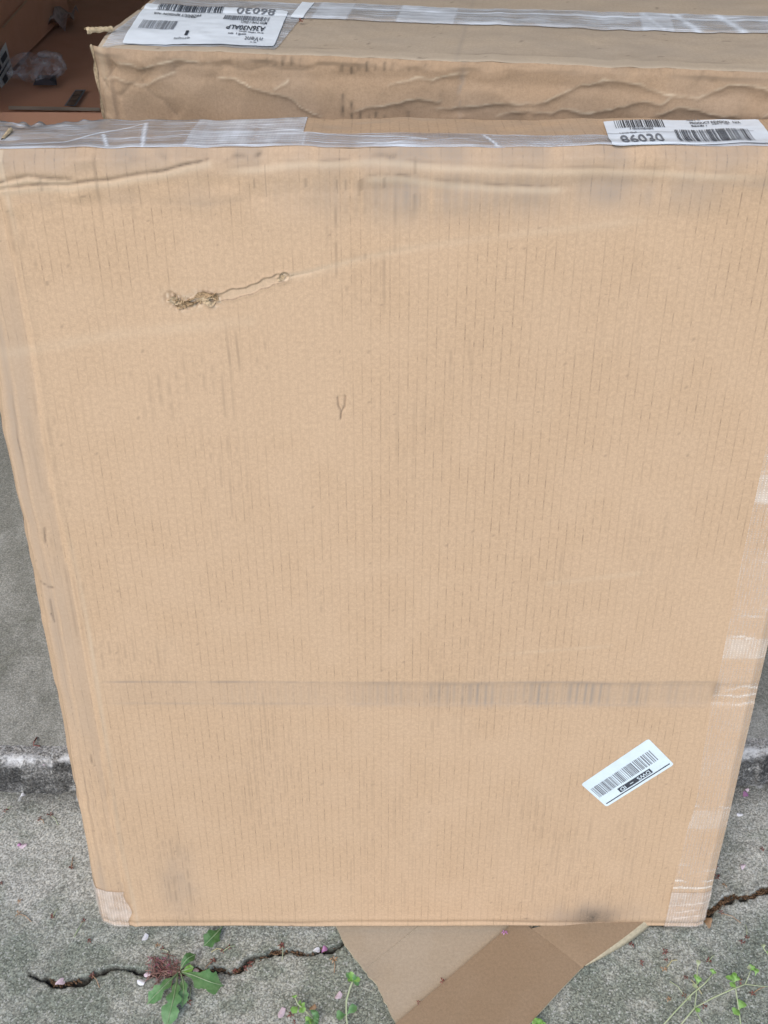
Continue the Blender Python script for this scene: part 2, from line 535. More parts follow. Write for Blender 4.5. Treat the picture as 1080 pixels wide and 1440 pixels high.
# ------------------------------------------------------------------ the garage round the open door
garage = empty('garage', (0, 3.6, SLAB))
tag(garage, 'dim single garage behind the cartons, its door open', 'garage')
def gbox(name, mat, *b):
    V, F = box_vf(*b)
    return mesh(name, V, F, mat, garage)
gbox('side_wall', M_white_wall, -2.95, -2.75, 1.06, 6.3, -0.02, 2.6)
gbox('side_wall', M_white_wall, 2.75, 2.95, 1.06, 6.3, -0.02, 2.6)
gbox('back_wall', M_white_wall, -2.95, 2.95, 6.303, 6.5, -0.02, 2.6)
gbox('ceiling', M_ceiling, -2.95, 2.95, 1.06, 6.5, 2.603, 2.75)
gbox('door_header', M_white_wall, -2.747, 2.747, 1.065, 1.25, 2.2, 2.60)
gbox('added_eave', M_ceiling, -3.4, 3.4, 0.50, 1.055, 2.40, 2.75)  # unseen overhang added to shade the rear carton
gbox('front_pier', M_white_wall, -2.747, -2.3, 1.065, 1.25, SLAB + 0.004, 2.197)
gbox('front_pier', M_white_wall, 2.3, 2.747, 1.065, 1.25, SLAB + 0.004, 2.197)


# ------------------------------------------------------------------ panels: surfaces with relief
class Panel:
    def __init__(self, org, U, V, N, hf, edge=None, warp=None):
        self.warp = warp
        self.o, self.U, self.V, self.N, self.hf, self.edge = org, U, V, N, hf, edge

    def pos(self, u, v, off=0.0):
        u = np.asarray(u, float); v = np.asarray(v, float)
        h = self.hf(u, v) + off
        if self.warp is not None: u, v = self.warp(u, v)
        if self.edge is not None:
            base = self.edge(u)
        else:
            base = self.o + u[..., None] * self.U
        return base + v[..., None] * self.V + h[..., None] * self.N

    def px(self, x, y):
        p = on_plane(x, y, self.o, self.N) - self.o
        return float(p @ self.U), float(p @ self.V)

    def pl(self, *pts):
        return [self.px(*p) for p in pts]

    def build(self, name, mat, parent, us, vs, wear=None, off=0.0, smooth=True):
        Ug, Vg = np.meshgrid(us, vs, indexing='ij')
        P = self.pos(Ug, Vg, off)
        w = None if wear is None else np.stack([*wear(Ug, Vg), 0.5 + 0.32 * fbm(Ug * 4, Vg * 4, 77, 3) + 0.22 * fbm(Ug * 28, Vg * 28, 78, 2)], -1).reshape(-1, 4)
        return mesh(name, P.reshape(-1, 3), grid_faces(len(us), len(vs)), mat, parent, smooth,
                    np.stack([Ug, Vg], -1).reshape(-1, 2), w)


# ---- relief of the big front face
C_TOP = fpl((-60, 268), (20, 262), (55, 258), (95, 259), (170, 249), (230, 240), (262, 232), (285, 226), (300, 222))
C_TOP2 = fpl((-60, 258), (0, 255), (40, 246), (70, 250), (110, 252))
C_TOP3 = fpl((300, 238), (420, 228), (520, 222), (640, 232), (760, 236), (900, 240), (1100, 246))
C_TOP4 = fpl((510, 246), (565, 247), (640, 256), (740, 262), (800, 262))
C_BAND = fpl((60, 286), (170, 284), (290, 287), (420, 272), (520, 265), (700, 262), (1150, 262))
SCAR = fpl((300, 421), (330, 413), (350, 409), (372, 399), (392, 392))
SCAR_HOLE = fpx(400, 390)
SCAR_TAIL = fpl((404, 389), (430, 384), (520, 360), (640, 338), (720, 330))
SCAR_RIP = fpl((241, 420), (252, 427), (268, 425), (285, 419), (302, 421))
CUT = fpl((475, 560), (476, 571), (480, 579), (479, 588), (480, 579), (485, 572), (486, 558))
CUT_TOP = fpl((474, 556), (487, 557))
LTEAR = [fpl((52, 824), (63, 828), (72, 829)), fpl((69, 868), (72, 873), (74, 878)), fpl((128, 1062), (129, 1072), (132, 1078)), fpl((60, 745), (62, 765)), fpl((68, 848), (72, 870))]
SIDE_ANG = fpl((5, 470), (75, 830), (105, 1000), (167, 1300))
Y960 = fpx(600, 962)[1]; Y990 = fpx(600, 990)[1]
TOPD = fpl((230, 480), (330, 462))


def h_front(u, v):
    W, L = BW, BL
    e = np.minimum(np.minimum(u, W - u), np.minimum(v, L - v))
    h = fbm(u * 2.2, v * 2.0, 101, 2) * 0.004 * sstep(0, 0.15, e)
    h = h + fbm(u * 9, v * 7, 103, 2) * 0.0010
    # left border: creased and pressed back in facets
    wob = vnoise(v * 6, v * 0, 105) * 0.004
    d = u - wob * sstep(0, 0.01, u)
    h = h - np.clip(0.052 - d, 0, 1) * 0.10 - np.clip(0.024 - d, 0, 1) * 0.30 - np.clip(0.0095 - d, 0, 1) * 1.3
    h = h + gauss(d - 0.052, 0.0035) * 0.0011 - gauss(d - 0.046, 0.004) * 0.0009
    h = h - gauss(d - 0.024, 0.003) * 0.0008 * (0.5 + vnoise(v * 11, v * 0, 107))
    for p in LTEAR:
        dd, s, a = pdist(u, v, p)
        h = h - gauss(dd, 0.0014) * 0.0007
    # right border
    h = h - np.clip(0.010 - (W - u), 0, 1) * 0.35
    # bottom: rolled edge and a long pinch
    h = h - np.clip(0.007 - v, 0, 1) * 0.9 - gauss(v - 0.0135 - 0.002 * vnoise(u * 8, u * 0, 109), 0.0035) * 0.0016
    h = h + gauss(v - 0.022, 0.006) * 0.0006
    # top: crushed rim
    t = L - v
    h = h + (fbm(u * 14, v * 26, 111, 3) * 0.0032) * (1 - sstep(0.02, 0.085, t))
    h = h + vnoise(u * 60, v * 60, 112) * 0.0007 * (1 - sstep(0.02, 0.06, t))
    cr_ = np.exp(-(u / 0.13) ** 2 - (t / 0.055) ** 2)
    h = h - cr_ * np.abs(fbm(u * 26 + v * 9, v * 34, 121, 2)) * 0.0075 + cr_ * vnoise(u * 70, v * 70, 122) * 0.0012
    h = h - np.clip(0.008 - t, 0, 1) * 0.85 + gauss(t - 0.018, 0.010) * 0.0015
    for p, a_, w_ in ((C_TOP, 0.0014, 0.0016), (C_TOP2, 0.0012, 0.0018), (C_TOP3, 0.0002, 0.002), (C_TOP4, 0.0002, 0.0014), (C_BAND, 0.0003, 0.004)):
        dd, s, al = pdist(u, v, p)
        fade = sstep(0, 0.08, al) * (1 - sstep(0.90, 1, al))
        h = h - gauss(dd, w_) * a_ * fade + np.exp(-dd / 0.012) * np.where(s > 0, 0.0005, 0.0001) * (a_ / 0.0014) * fade
    # pressed band across the lower part
    inb = sstep(Y990 - 0.004, Y990 + 0.004, v) * (1 - sstep(Y960 - 0.004, Y960 + 0.004, v))
    h = h - inb * 0.0009 * sstep(0.15, 0.5, u)
    # torn scar
    dd, s, al = pdist(u, v, SCAR)
    wid = 0.0042 * (1 + 0.25 * vnoise(al * 9, al * 0, 113))
    h = h - (1 - sstep(0.75, 1.05, dd / wid)) * 0.0008 + gauss(dd - wid * 1.25, 0.0012) * 0.0003
    dd = np.hypot(u - SCAR_HOLE[0], v - SCAR_HOLE[1])
    h = h - (1 - sstep(0.003, 0.0046, dd)) * 0.0016 + gauss(dd - 0.0054, 0.0013) * 0.0005
    dd, s, al = pdist(u, v, SCAR_TAIL)
    h = h - gauss(dd, 0.002) * 0.0007 * (1 - al) + np.exp(-dd / 0.01) * 0.0006 * (1 - al) * (s > 0)
    dd, s, al = pdist(u, v, SCAR_RIP)
    h = h - (1 - sstep(0.004, 0.008, dd)) * 0.0012 * (0.7 + 0.6 * vnoise(u * 420, v * 420, 115))
    # small cut with its flap
    dd, s, al = pdist(u, v, CUT)
    h = h - gauss(dd, 0.0011) * 0.0010
    cu, cv = fpx(480.5, 566)
    ins = (1 - sstep(0.0025, 0.0045, np.abs(u - cu))) * (1 - sstep(0.006, 0.009, np.abs(v - cv)))
    h = h - ins * 0.0004
    return h


def wear_front(u, v):
    W, L = BW, BL
    n1 = fbm(u * 9, v * 9, 201); n2 = fbm(u * 45, v * 20, 203); n3 = vnoise(u * 260, v * 90, 205)
    t = L - v
    g = np.zeros_like(u); d = np.zeros_like(u); p = np.zeros_like(u)
    # greyed rim under the top edge
    rim = (1 - sstep(0.004, 0.034, t)) * (0.42 + 0.4 * n2)
    g = np.maximum(g, rim)
    dd, s, al = pdist(u, v, C_BAND)
    upper = np.where(s > 0, np.exp(-dd / 0.02), np.exp(-dd / 0.004))
    g = np.maximum(g, upper * np.clip(0.22 + 0.5 * n1 + 0.15 * n2, 0, 1))
    # grey smudge right of the middle under the rim
    cx, cy = fpx(640, 272)
    q = np.exp(-((u - cx) / 0.14) ** 2 - ((v - cy) / 0.024) ** 2)
    flu = 0.5 + 0.5 * np.cos(2 * math.pi * u / 0.0087)
    g = np.maximum(g, q * np.clip(0.42 + 0.35 * n2 + 0.25 * flu - 0.1, 0, 1))
    cx, cy = fpx(870, 268)
    q = np.exp(-((u - cx) / 0.09) ** 2 - ((v - cy) / 0.018) ** 2)
    g = np.maximum(g, q * np.clip(0.48 + 0.5 * n2, 0, 1))
    # left border scuffed grey in a strip
    wob = vnoise(v * 6, v * 0, 105) * 0.004
    dl = u - wob
    g = np.maximum(g, gauss(dl - 0.018, 0.007) * np.clip(0.36 + 0.6 * fbm(u * 40, v * 5, 207), 0, 0.7))
    g = np.maximum(g, (dl < 0.046) * (dl > 0.026) * np.clip(0.10 + 0.35 * fbm(u * 30, v * 5, 208), 0, 0.4))
    for cr, w in ((0.052, 0.0011), (0.024, 0.0009), (0.0098, 0.0009)):
        d = np.maximum(d, gauss(dl - cr + 0.002, w) * np.clip(0.24 + 0.6 * fbm(v * 9 + cr * 70, v * 0, 209), 0, 0.6))
    p = np.maximum(p, gauss(dl - 0.056, 0.002) * np.clip(0.25 + 0.6 * fbm(v * 7, v * 0, 210), 0, 0.5))
    for q_ in LTEAR:
        dd, s, al = pdist(u, v, q_)
        d = np.maximum(d, gauss(dd, 0.0010) * 0.7)
    # pressed band
    ub = sstep(fpx(60, 975)[0], fpx(560, 975)[0], u) * (1 - sstep(fpx(1000, 975)[0], fpx(1014, 975)[0], u))
    inb = sstep(Y990 - 0.010, Y990 + 0.004, v) * (1 - sstep(Y960 - 0.001, Y960 + 0.006, v))
    tick = sstep(0.25, 0.85, np.cos(2 * math.pi * u / 0.0087)) * np.clip(0.6 + 0.8 * n2, 0, 1)
    core = gauss(u - fpx(770, 975)[0], 0.14)
    g = np.maximum(g, inb * ub * np.clip(0.14 + 0.55 * tick * (0.35 + core) + 0.10 * n2 + core * 0.10, 0, 0.9))
    for yy, amp in ((Y960 + 0.001, 0.42), (Y990 - 0.001, 0.34), ((Y960 + Y990) / 2 - 0.004, 0.20)):
        yw = yy + vnoise(u * 7, u * 0, 211) * 0.0025
        g = np.maximum(g, gauss(v - yw, 0.0018) * ub * np.clip(amp * (0.4 + core) + 0.5 * n2 * amp, 0, 0.7))
    eu, ev = fpx(1007, 970)
    d = np.maximum(d, np.exp(-((u - eu) / 0.004) ** 2 - ((v - ev) / 0.012) ** 2) * 0.55)
    allb = sstep(0.05, 0.09, u) * (1 - sstep(fpx(1000, 975)[0], fpx(1014, 975)[0], u))
    yw = vnoise(u * 5, u * 0, 212) * 0.002
    lb = allb * (gauss(v - Y960 - 0.002 - yw, 0.0013) * np.clip(0.34 + 0.4 * n2, 0, 0.6) + gauss(v - Y990 - yw, 0.0011) * np.clip(0.22 + 0.4 * n2, 0, 0.5) + inb * 0.09)
    d = np.maximum(d, allb * gauss(v - Y960 - 0.002 - yw, 0.0010) * np.clip(0.10 + 0.25 * n2, 0, 0.3))
    g = np.maximum(g, lb)
    # short scuffed flute runs
    for (x0, x1, y0, y1, a) in ((300, 380, 465, 525, 0.34), (180, 330, 505, 590, 0.26), (455, 560, 270, 430, 0.34), (600, 680, 480, 560, 0.26), (130, 260, 900, 960, 0.3),
                                (600, 690, 860, 1040, 0.20), (740, 830, 780, 830, 0.28), (690, 770, 1110, 1180, 0.26), (440, 470, 820, 880, 0.3), (880, 960, 700, 820, 0.2),
                                (230, 275, 1180, 1300, 0.42), (120, 200, 1060, 1290, 0.22), (700, 900, 1150, 1290, 0.22), (60, 110, 560, 900, 0.26), (280, 350, 600, 760, 0.2),
                                (0, 60, 310, 420, 0.35), (540, 640, 560, 700, 0.16), (820, 930, 330, 520, 0.12), (330, 430, 960, 1200, 0.2), (480, 600, 1080, 1280, 0.16)):
        (u0, va), (u1, vb) = fpx(x0, (y0 + y1) / 2), fpx(x1, (y0 + y1) / 2)
        v0, v1 = fpx(540, y1)[1], fpx(540, y0)[1]
        m = sstep(u0 - 0.012, u0 + 0.012, u) * (1 - sstep(u1 - 0.012, u1 + 0.012, u)) * sstep(v0 - 0.02, v0 + 0.02, v) * (1 - sstep(v1 - 0.02, v1 + 0.02, v))
        ln = sstep(0.35, 0.95, np.cos(2 * math.pi * (u + 0.0015 * vnoise(v * 14, v * 0, 213)) / 0.0087))
        on = np.clip(0.15 + 1.0 * vnoise(u * 115, v * 26, 215) + 0.8 * vnoise(u * 115, v * 130, 216), 0, 1)
        d = np.maximum(d, m * ln * on * a)
    cx, cy = fpx(252, 1245)
    g = np.maximum(g, np.exp(-((u - cx) / 0.022) ** 2 - ((v - cy) / 0.05) ** 2) * np.clip(0.42 + 0.5 * n2, 0, 1))
    # dirt at the foot
    cx, cy = fpx(838, 1287)
    d = np.maximum(d, np.exp(-((u - cx) / 0.034) ** 2 - ((v - cy + 0.006) / 0.016) ** 2) * np.clip(0.62 + 0.6 * n2, 0, 0.9))
    g = np.maximum(g, np.exp(-((u - cx + 0.01) / 0.065) ** 2 - ((v - cy) / 0.024) ** 2) * np.clip(0.35 + 0.5 * n2, 0, 1))
    g = np.maximum(g, gauss(v - 0.003, 0.004) * np.clip(0.25 + 0.7 * n1, 0, 0.8))
    d = np.maximum(d, gauss(v - 0.0135 - 0.002 * vnoise(u * 8, u * 0, 109), 0.0013) * np.clip(0.10 + 0.6 * vnoise(u * 16, u * 0, 219), 0, 0.5))  # thin dark line along the bottom pinch
    for sx_, sy_ in ((410, 1302), (432, 1304), (740, 1292), (300, 1305)):
        a_, b_ = fpx(sx_, sy_)
        d = np.maximum(d, np.exp(-((u - a_) / 0.003) ** 2 - ((v - b_) / 0.0012) ** 2) * 0.8)
    # creases near the top: thin brown lines drawn along them
    for q_, am in ((C_TOP, 0.62), (C_TOP2, 0.45), (C_TOP4, 0.16), (C_TOP3, 0.08)):
        dd, s, al = pdist(u, v, q_)
        fade = sstep(0, 0.08, al) * (1 - sstep(0.92, 1, al))
        d = np.maximum(d, gauss(dd, 0.0011) * fade * np.clip(am + 0.35 * vnoise(al * 26, al * 0, 217), 0, 0.8))
        p = np.maximum(p, gauss(dd - 0.004, 0.003) * (s < 0) * 0.3 * fade)
    # hair-fine vertical nicks under the rim
    nk = (vnoise(u * 420, v * 26, 221) > 0.80) * (1 - sstep(0.03, 0.07, t)) * sstep(0.002, 0.012, t) * (vnoise(u * 20, v * 9, 223) > 0.0)
    d = np.maximum(d, nk * 0.35)
    for x0, x1, a in ((280, 400, 0.6), (520, 560, 0.5), (180, 260, 0.4)):
        ua, ub_ = fpx(x0, 222)[0], fpx(x1, 222)[0]
        vv = fpx(340, 222)[1]
        d = np.maximum(d, ((u > ua) & (u < ub_)) * gauss(v - vv - 0.003 * vnoise(u * 90, u * 0, 225), 0.0022) * a * np.clip(0.3 + vnoise(u * 150, v * 150, 227), 0, 1))
    # scar: bare brown paper inside, dark torn rims
    dd, s, al = pdist(u, v, SCAR)
    wid = 0.0042 * (1 + 0.25 * vnoise(al * 9, al * 0, 113))
    ins = 1 - sstep(0.8, 1.0, dd / wid)
    p = np.maximum(p, ins * 0.16)
    d = np.maximum(d * (1 - ins), gauss(dd - wid, 0.0007) * np.where(s > 0, 0.55, 0.72) * (0.75 + 0.35 * vnoise(al * 40, s, 229)))
    dd = np.hypot(u - SCAR_HOLE[0], v - SCAR_HOLE[1])
    p = np.maximum(p, (dd < 0.0042) * 0.5)
    d = np.maximum(d, gauss(dd - 0.0046, 0.0008) * 0.55 * (0.6 + 0.6 * vnoise(u * 300, v * 300, 233)))
    dd, s, al = pdist(u, v, SCAR_TAIL)
    p = np.maximum(p, gauss(dd, 0.0025) * 0.4 * (1 - al))
    d = np.maximum(d, gauss(dd, 0.0007) * 0.35 * (al < 0.1))
    dd, s, al = pdist(u, v, SCAR_RIP)
    d = np.maximum(d, gauss(dd, 0.006) * np.clip(0.22 + 0.8 * vnoise(u * 420, v * 420, 115), 0, 0.7))
    p = np.maximum(p, gauss(dd, 0.007) * np.clip(0.2 - 1.0 * vnoise(u * 420, v * 420, 115), 0, 0.8))
    dd, s, al = pdist(u, v, CUT)
    d = np.maximum(d, gauss(dd, 0.0008) * (0.50 + 0.5 * gauss(al - 0.5, 0.22)))
    # long pale rubs
    for pts, w in ((fpl((0, 500), (170, 470), (350, 452)), 0.006), (fpl((420, 390), (560, 352), (720, 330), (900, 312)), 0.004), (fpl((770, 820), (900, 806)), 0.003), (fpl((700, 920), (860, 908)), 0.002)):
        dd, s, al = pdist(u, v, pts)
        p = np.maximum(p, gauss(dd, w) * 0.16 * (0.7 + 0.5 * n2))
    # stray specks
    sp = (vnoise(u * 330, v * 330, 231) > 0.965)
    d = np.maximum(d, sp * 0.4)
    return np.clip(g, 0, 1), np.clip(d, 0, 1), np.clip(p, 0, 1)


front_carton = empty('carton', (0.02, 0.80, 0.008))
tag(front_carton, 'large tan cardboard carton leaning in front, torn scar across its wide face', 'carton')

def warp_front(u, v):
    top = sstep(BL - 0.10, BL, v); lf = 1 - sstep(0, 0.06, u); bt = 1 - sstep(0, 0.03, v)
    v2 = v + top * (0.0030 * fbm(u * 6, u * 0, 131, 3) + 0.0010 * vnoise(u * 48, u * 0, 132)) + bt * (0.0012 * fbm(u * 11, u * 0, 133))
    u2 = u + lf * (0.0026 * fbm(v * 7, v * 0, 134, 3) + 0.0009 * vnoise(v * 60, v * 0, 135)) + (1 - sstep(0, 0.05, BW - u)) * 0.0014 * fbm(v * 8, v * 0, 136)
    return u2, v2


FP = Panel(ORG, UF, VF, NF, h_front, None, warp_front)
s0, s1 = fpx(232, 425)[0], fpx(412, 390)[0]
r0, r1 = fpx(300, 442)[1], fpx(300, 378)[1]
c0, c1 = fpx(470, 566)[0], fpx(491, 566)[0]
k0, k1 = fpx(480, 585)[1], fpx(480, 552)[1]
us = axis((0, 0.03, 0.0015), (0.03, s0, 0.0024), (s0, s1, 0.0008), (s1, c0, 0.0024), (c0, c1, 0.0007), (c1, BW - 0.02, 0.0024), (BW - 0.02, BW, 0.0015))
vs_ = axis((0, 0.03, 0.0015), (0.03, k0, 0.0024), (k0, k1, 0.0008), (k1, r0, 0.0024), (r0, r1, 0.0008), (r1, BL - 0.09, 0.0024), (BL - 0.09, BL, 0.0015))
FP.build('front_panel', M_card, front_carton, us, vs_, wear_front)

# top of the front carton
BACK_T = np.array([0, 0.982 - 0.872, -0.009])
TD = np.linalg.norm(BACK_T)
VT = BACK_T / TD
NT_ = np.cross(UF, VT)


def top_edge(u):
    return FP.pos(u, np.full_like(u, BL))


def h_top(u, v):
    h = fbm(u * 5, v * 9, 301, 2) * 0.0035 * sstep(0, 0.03, v)
    h = h + 0.0008 * sstep(0, 0.004, v) + fbm(u * 40, v * 60, 303, 2) * 0.0005
    cu, cv = 0.0, TD
    dd = np.hypot((u - 0.05) * 0.6, v - TD)
    h = h - gauss(dd, 0.03) * (0.006 + 0.004 * vnoise(u * 120, v * 120, 305))
    h = h - np.clip(0.010 - (TD - v), 0, 1) * 0.5
    return h


TP = Panel(ORG + VF * BL, UF, VT, NT_, h_top, top_edge)
_u = np.linspace(0.05, BW - 0.05, 60)
TP.o = (TP.pos(_u, np.full(60, 0.03)) - 0.03 * VT - _u[:, None] * UF).mean(0)


def wear_top(u, v):
    n = fbm(u * 30, v * 60, 311)
    g = np.clip(0.12 + 0.25 * n, 0, 1)
    cu, cv = TP.px(55, 172)
    q = np.exp(-((u - cu) / 0.03) ** 2 - ((v - cv) / 0.022) ** 2)
    d = np.clip(q * (vnoise(u * 190, v * 150, 313) > 0.0) * 0.9, 0, 1)
    cu, cv = TP.px(190, 166)
    d = np.maximum(d, np.exp(-((u - cu) / 0.035) ** 2 - ((v - cv) / 0.008) ** 2) * 0.35)
    d = np.maximum(d, gauss(v - TD, 0.004) * np.clip(0.3 + n, 0, 0.6))
    return g, d, np.clip(n - 0.4, 0, 1) * 0.5


ut = axis((0, BW, 0.003)); vt = axis((0, TD, 0.003))
TP.build('top_flap', M_card, front_carton, ut, vt, wear_top)
# sides, back and bottom close the box
vv = np.linspace(0, BL, 60)
for nm, uu in (('side_panel', 0.0), ('side_panel', BW)):
    e0 = FP.pos(np.full_like(vv, uu), vv)
    back = np.stack([np.full_like(vv, BX0 + uu), 0.838 + (0.982 - 0.838) * vv / BL, 0.008 + (TP.pos(np.array([uu]), np.array([TD]))[0][2] - 0.008) * vv / BL], -1)
    G = np.stack([e0 * (1 - q) + back * q for q in np.linspace(0, 1, 12)], 0)
    sgn = -1 if uu == 0 else 1
    G[1:-1, :, 0] += sgn * 0.003 * fbm(G[1:-1, :, 1] * 20, G[1:-1, :, 2] * 8, 321)
    uvq = np.stack([G[..., 1], G[..., 2]], -1).reshape(-1, 2)
    mesh(nm, G.reshape(-1, 3), grid_faces(12, 60), M_card, front_carton, True, uvq, np.zeros((720, 3)) + (0.15, 0, 0))
V = [(BX0, 0.838, 0.008), (BX1, 0.838, 0.008)]
uq = np.linspace(0, BW, 40)
tb = TP.pos(uq, np.full_like(uq, TD)); bb = np.stack([BX0 + uq, np.full_like(uq, 0.838), np.full_like(uq, 0.008)], -1)
G = np.stack([tb, bb], 0)
mesh('back_panel', G.reshape(-1, 3), grid_faces(2, 40), M_card, front_carton, False, np.stack([np.tile(uq, 2), np.repeat([0, 1], 40)], -1), np.zeros((80, 3)))
fb = FP.pos(uq, np.zeros_like(uq))
G = np.stack([bb, fb], 0)
mesh('bottom_panel', G.reshape(-1, 3), grid_faces(2, 40), M_card, front_carton, False, np.stack([np.tile(uq, 2), np.repeat([0, 0.1], 40)], -1), np.zeros((80, 3)))

# tape over the top seam: full depth on the left, narrower on the right
vw = TP.px(600, 190)[1]; ujoin = TP.px(432, 170)[0]


def tape_top_sheen(u, v):
    w = np.zeros_like(u); cut = np.zeros_like(u)
    for pts, wd in ((TP.pl((-30, 202), (90, 199), (150, 186), (205, 173)), 0.0012), (TP.pl((205, 173), (200, 206)), 0.0018), (TP.pl((145, 190), (150, 205)), 0.0015),
                    (TP.pl((330, 175), (430, 190), (600, 198)), 0.0012), (TP.pl((0, 208), (300, 207), (700, 209)), 0.0018), (TP.pl((680, 192), (700, 205)), 0.0015), (TP.pl((230, 172), (420, 172)), 0.0010)):
        dd, s, al = pdist(u, v, pts)
        w = np.maximum(w, gauss(dd, wd) * 0.85)  # wrinkles whitened to paint in their shine
    for k in range(26):
        x0 = (k * 61.7) % 900; y0 = 170 + (k * 17.3) % 36; ln = 40 + (k * 37) % 120
        dd, s, al = pdist(u, v, TP.pl((x0, y0), (x0 + ln * 0.5, y0 + 3 * math.sin(k)), (x0 + ln, y0 + 2 * math.cos(k * 2))))
        w = np.maximum(w, gauss(dd, 0.0009) * 0.6 * (1 - (2 * al - 1) ** 2))
    ua, ub = TP.px(268, 190)[0], TP.px(432, 190)[0]
    w = np.maximum(w, ((u > ua) & (u < ub)) * (0.30 + 0.25 * np.clip(fbm(u * 120, v * 18, 331), -1, 1)))
    ua, ub = TP.px(690, 190)[0], TP.px(800, 190)[0]
    diag = np.sin((u + v * 1.2) * 900 + 4 * vnoise(u * 60, v * 60, 333))
    w = np.maximum(w, ((u > ua) & (u < ub)) * np.clip(diag, 0, 1) * 0.4)
    w = np.maximum(w, gauss(v, 0.006) * (0.35 + 0.3 * vnoise(u * 25, u * 0, 335)))
    return np.clip(w, 0, 1), cut, cut


tape = TP.build('packing_tape', M_tape, front_carton, axis((0.01, ujoin, 0.002)), axis((0.0, TD - 0.002, 0.002)), tape_top_sheen, 0.0006)
TP.build('packing_tape', M_tape, front_carton, axis((ujoin, BW - 0.004, 0.002)), axis((0.0, vw, 0.002)), tape_top_sheen, 0.0006)


# filament tape strip down the right border
def fil_left(v):
    pts = [fpx(*q) for q in ((945, 1256), (962, 1180), (978, 1130), (990, 1050), (1000, 985), (1010, 950), (1020, 900), (1040, 800), (1062, 700), (1080, 615))]
    pts = [(pts[0][0], -0.01)] + pts + [(pts[-1][0] + 0.002, BL)]
    return np.interp(v, [p[1] for p in pts], [p[0] for p in pts])


def fil_shine_patches(u, v):
    w = np.zeros_like(u)
    for y, a in ((638, .6), (665, .7), (705, .5), (790, .7), (858, .5), (866, .35), (897, .95), (924, .6), (962, .95), (968, .8), (978, .7), (990, .5), (1135, .8), (1240, .8), (1250, .95), (1215, .5), (1225, .35), (1160, .3)):
        yv = fpx(1020, y)[1] + 0.003 * vnoise(u * 70, u * 0 + y, 341) + 0.0012 * vnoise(u * 300, u * 0, 342)
        on = np.clip(0.5 + 1.2 * vnoise(u * 45, u * 0 + y * 3.7, 343), 0, 1)
        w = np.maximum(w, gauss(v - yv, 0.0013) * a * on)  # shiny wrinkles painted as pale lines across the strip
    for a_, b_, q in ((668, 706, .45), (897, 926, .36), (1140, 1165, .18)):
        va, vb = fpx(1020, b_)[1], fpx(1020, a_)[1]
        w = np.maximum(w, ((v > va) & (v < vb)) * q * (0.8 + 0.3 * vnoise(u * 200, v * 60, 345)))
    return np.clip(w, 0, 1), w * 0, w * 0


def skew_strip(name, mat, left, right, v0, v1, nu, nv, wearf, off, bump=0.0, seed=1, panel=FP, parent=front_carton):
    vq = np.linspace(v0, v1, nv)
    tq = np.linspace(0, 1, nu)
    L_ = left(vq); R_ = right(vq)
    U_ = L_[None, :] * (1 - tq[:, None]) + R_[None, :] * tq[:, None]
    V_ = np.broadcast_to(vq, U_.shape).copy()
    P = panel.pos(U_, V_, off)
    if bump: P = P + (bump * (0.5 + 0.5 * fbm(U_ * 60, V_ * 160, seed, 2)))[..., None] * panel.N
    return mesh(name, P.reshape(-1, 3), grid_faces(nu, nv), mat, parent, True, np.stack([U_, V_], -1).reshape(-1, 2), np.stack(wearf(U_, V_), -1).reshape(-1, 3))


skew_strip('filament_tape', M_fil, fil_left, lambda v: np.full_like(v, BW - 0.001), 0.045, BL - 0.01, 36, 420, fil_shine_patches, 0.0006, 0.0004)


def no_wear(u, v): return u * 0, u * 0, u * 0


def corner_wear(u, v):
    w = np.zeros_like(u)
    for k, y in enumerate((1250, 1262, 1270, 1280, 1287)):
        yv = fpx(965, y)[1] + (u - fpx(965, y)[0]) * 0.10 + 0.002 * vnoise(u * 60, u * 0 + k, 351)
        w = np.maximum(w, gauss(v - yv, 0.0010) * 0.6 * np.clip(0.5 + vnoise(u * 90, u * 0 + k, 352), 0, 1))
    return w, w * 0, w * 0


ucl, ucr = fpx(938, 1280)[0], BW + 0.0005
skew_strip('corner_tape', M_fil_patch, lambda v: np.interp(v, [0, 0.05], [ucl, fpx(944, 1254)[0]]), lambda v: np.full_like(v, ucr), 0.0005, fpx(960, 1254)[1], 34, 34, corner_wear, 0.0011, 0.0015, 353)
skew_strip('corner_tape', M_fil_patch, lambda v: np.full_like(v, -0.0002), lambda v: np.full_like(v, fpx(180, 1270)[0]) - 0.004 * np.sin(v * 120), 0.0005, fpx(150, 1254)[1], 26, 30,
           lambda u, v: (np.clip(0.12 + 0.3 * fbm(u * 80, v * 60, 355), 0, 1), u * 0, u * 0), 0.0010, 0.002, 357)


# torn paper fibres in the scar: curled shreds lying on the face
def shred(pts, w0, lift, mat, seed):
    """a little curled ribbon of torn liner along a polyline of photo points on the face"""
    r = random.Random(seed)
    uvp = np.array([fpx(*p) for p in pts])
    tt = np.linspace(0, 1, len(uvp)); tq = np.linspace(0, 1, 14)
    cu = np.interp(tq, tt, uvp[:, 0]); cv = np.interp(tq, tt, uvp[:, 1])
    du = np.gradient(cu); dv = np.gradient(cv); ln = np.hypot(du, dv) + 1e-9
    nu, nv = -dv / ln, du / ln
    V = []
    for i in range(14):
        w = w0 * math.sin(math.pi * min(0.97, 0.12 + 0.85 * tq[i])) * r.uniform(0.75, 1.2)
        for j, q in enumerate((-1, -0.35, 0.35, 1)):
            h = 0.0004 + lift * (0.5 + 0.5 * math.sin(tq[i] * 5 + seed)) * (0.4 + abs(q)) + r.uniform(0, 0.0004)
            V.append(FP.pos(np.array([cu[i] + nu[i] * w * q]), np.array([cv[i] + nv[i] * w * q]), h)[0])
    mesh('torn_shred', V, grid_faces(14, 4), mat, front_carton, True)


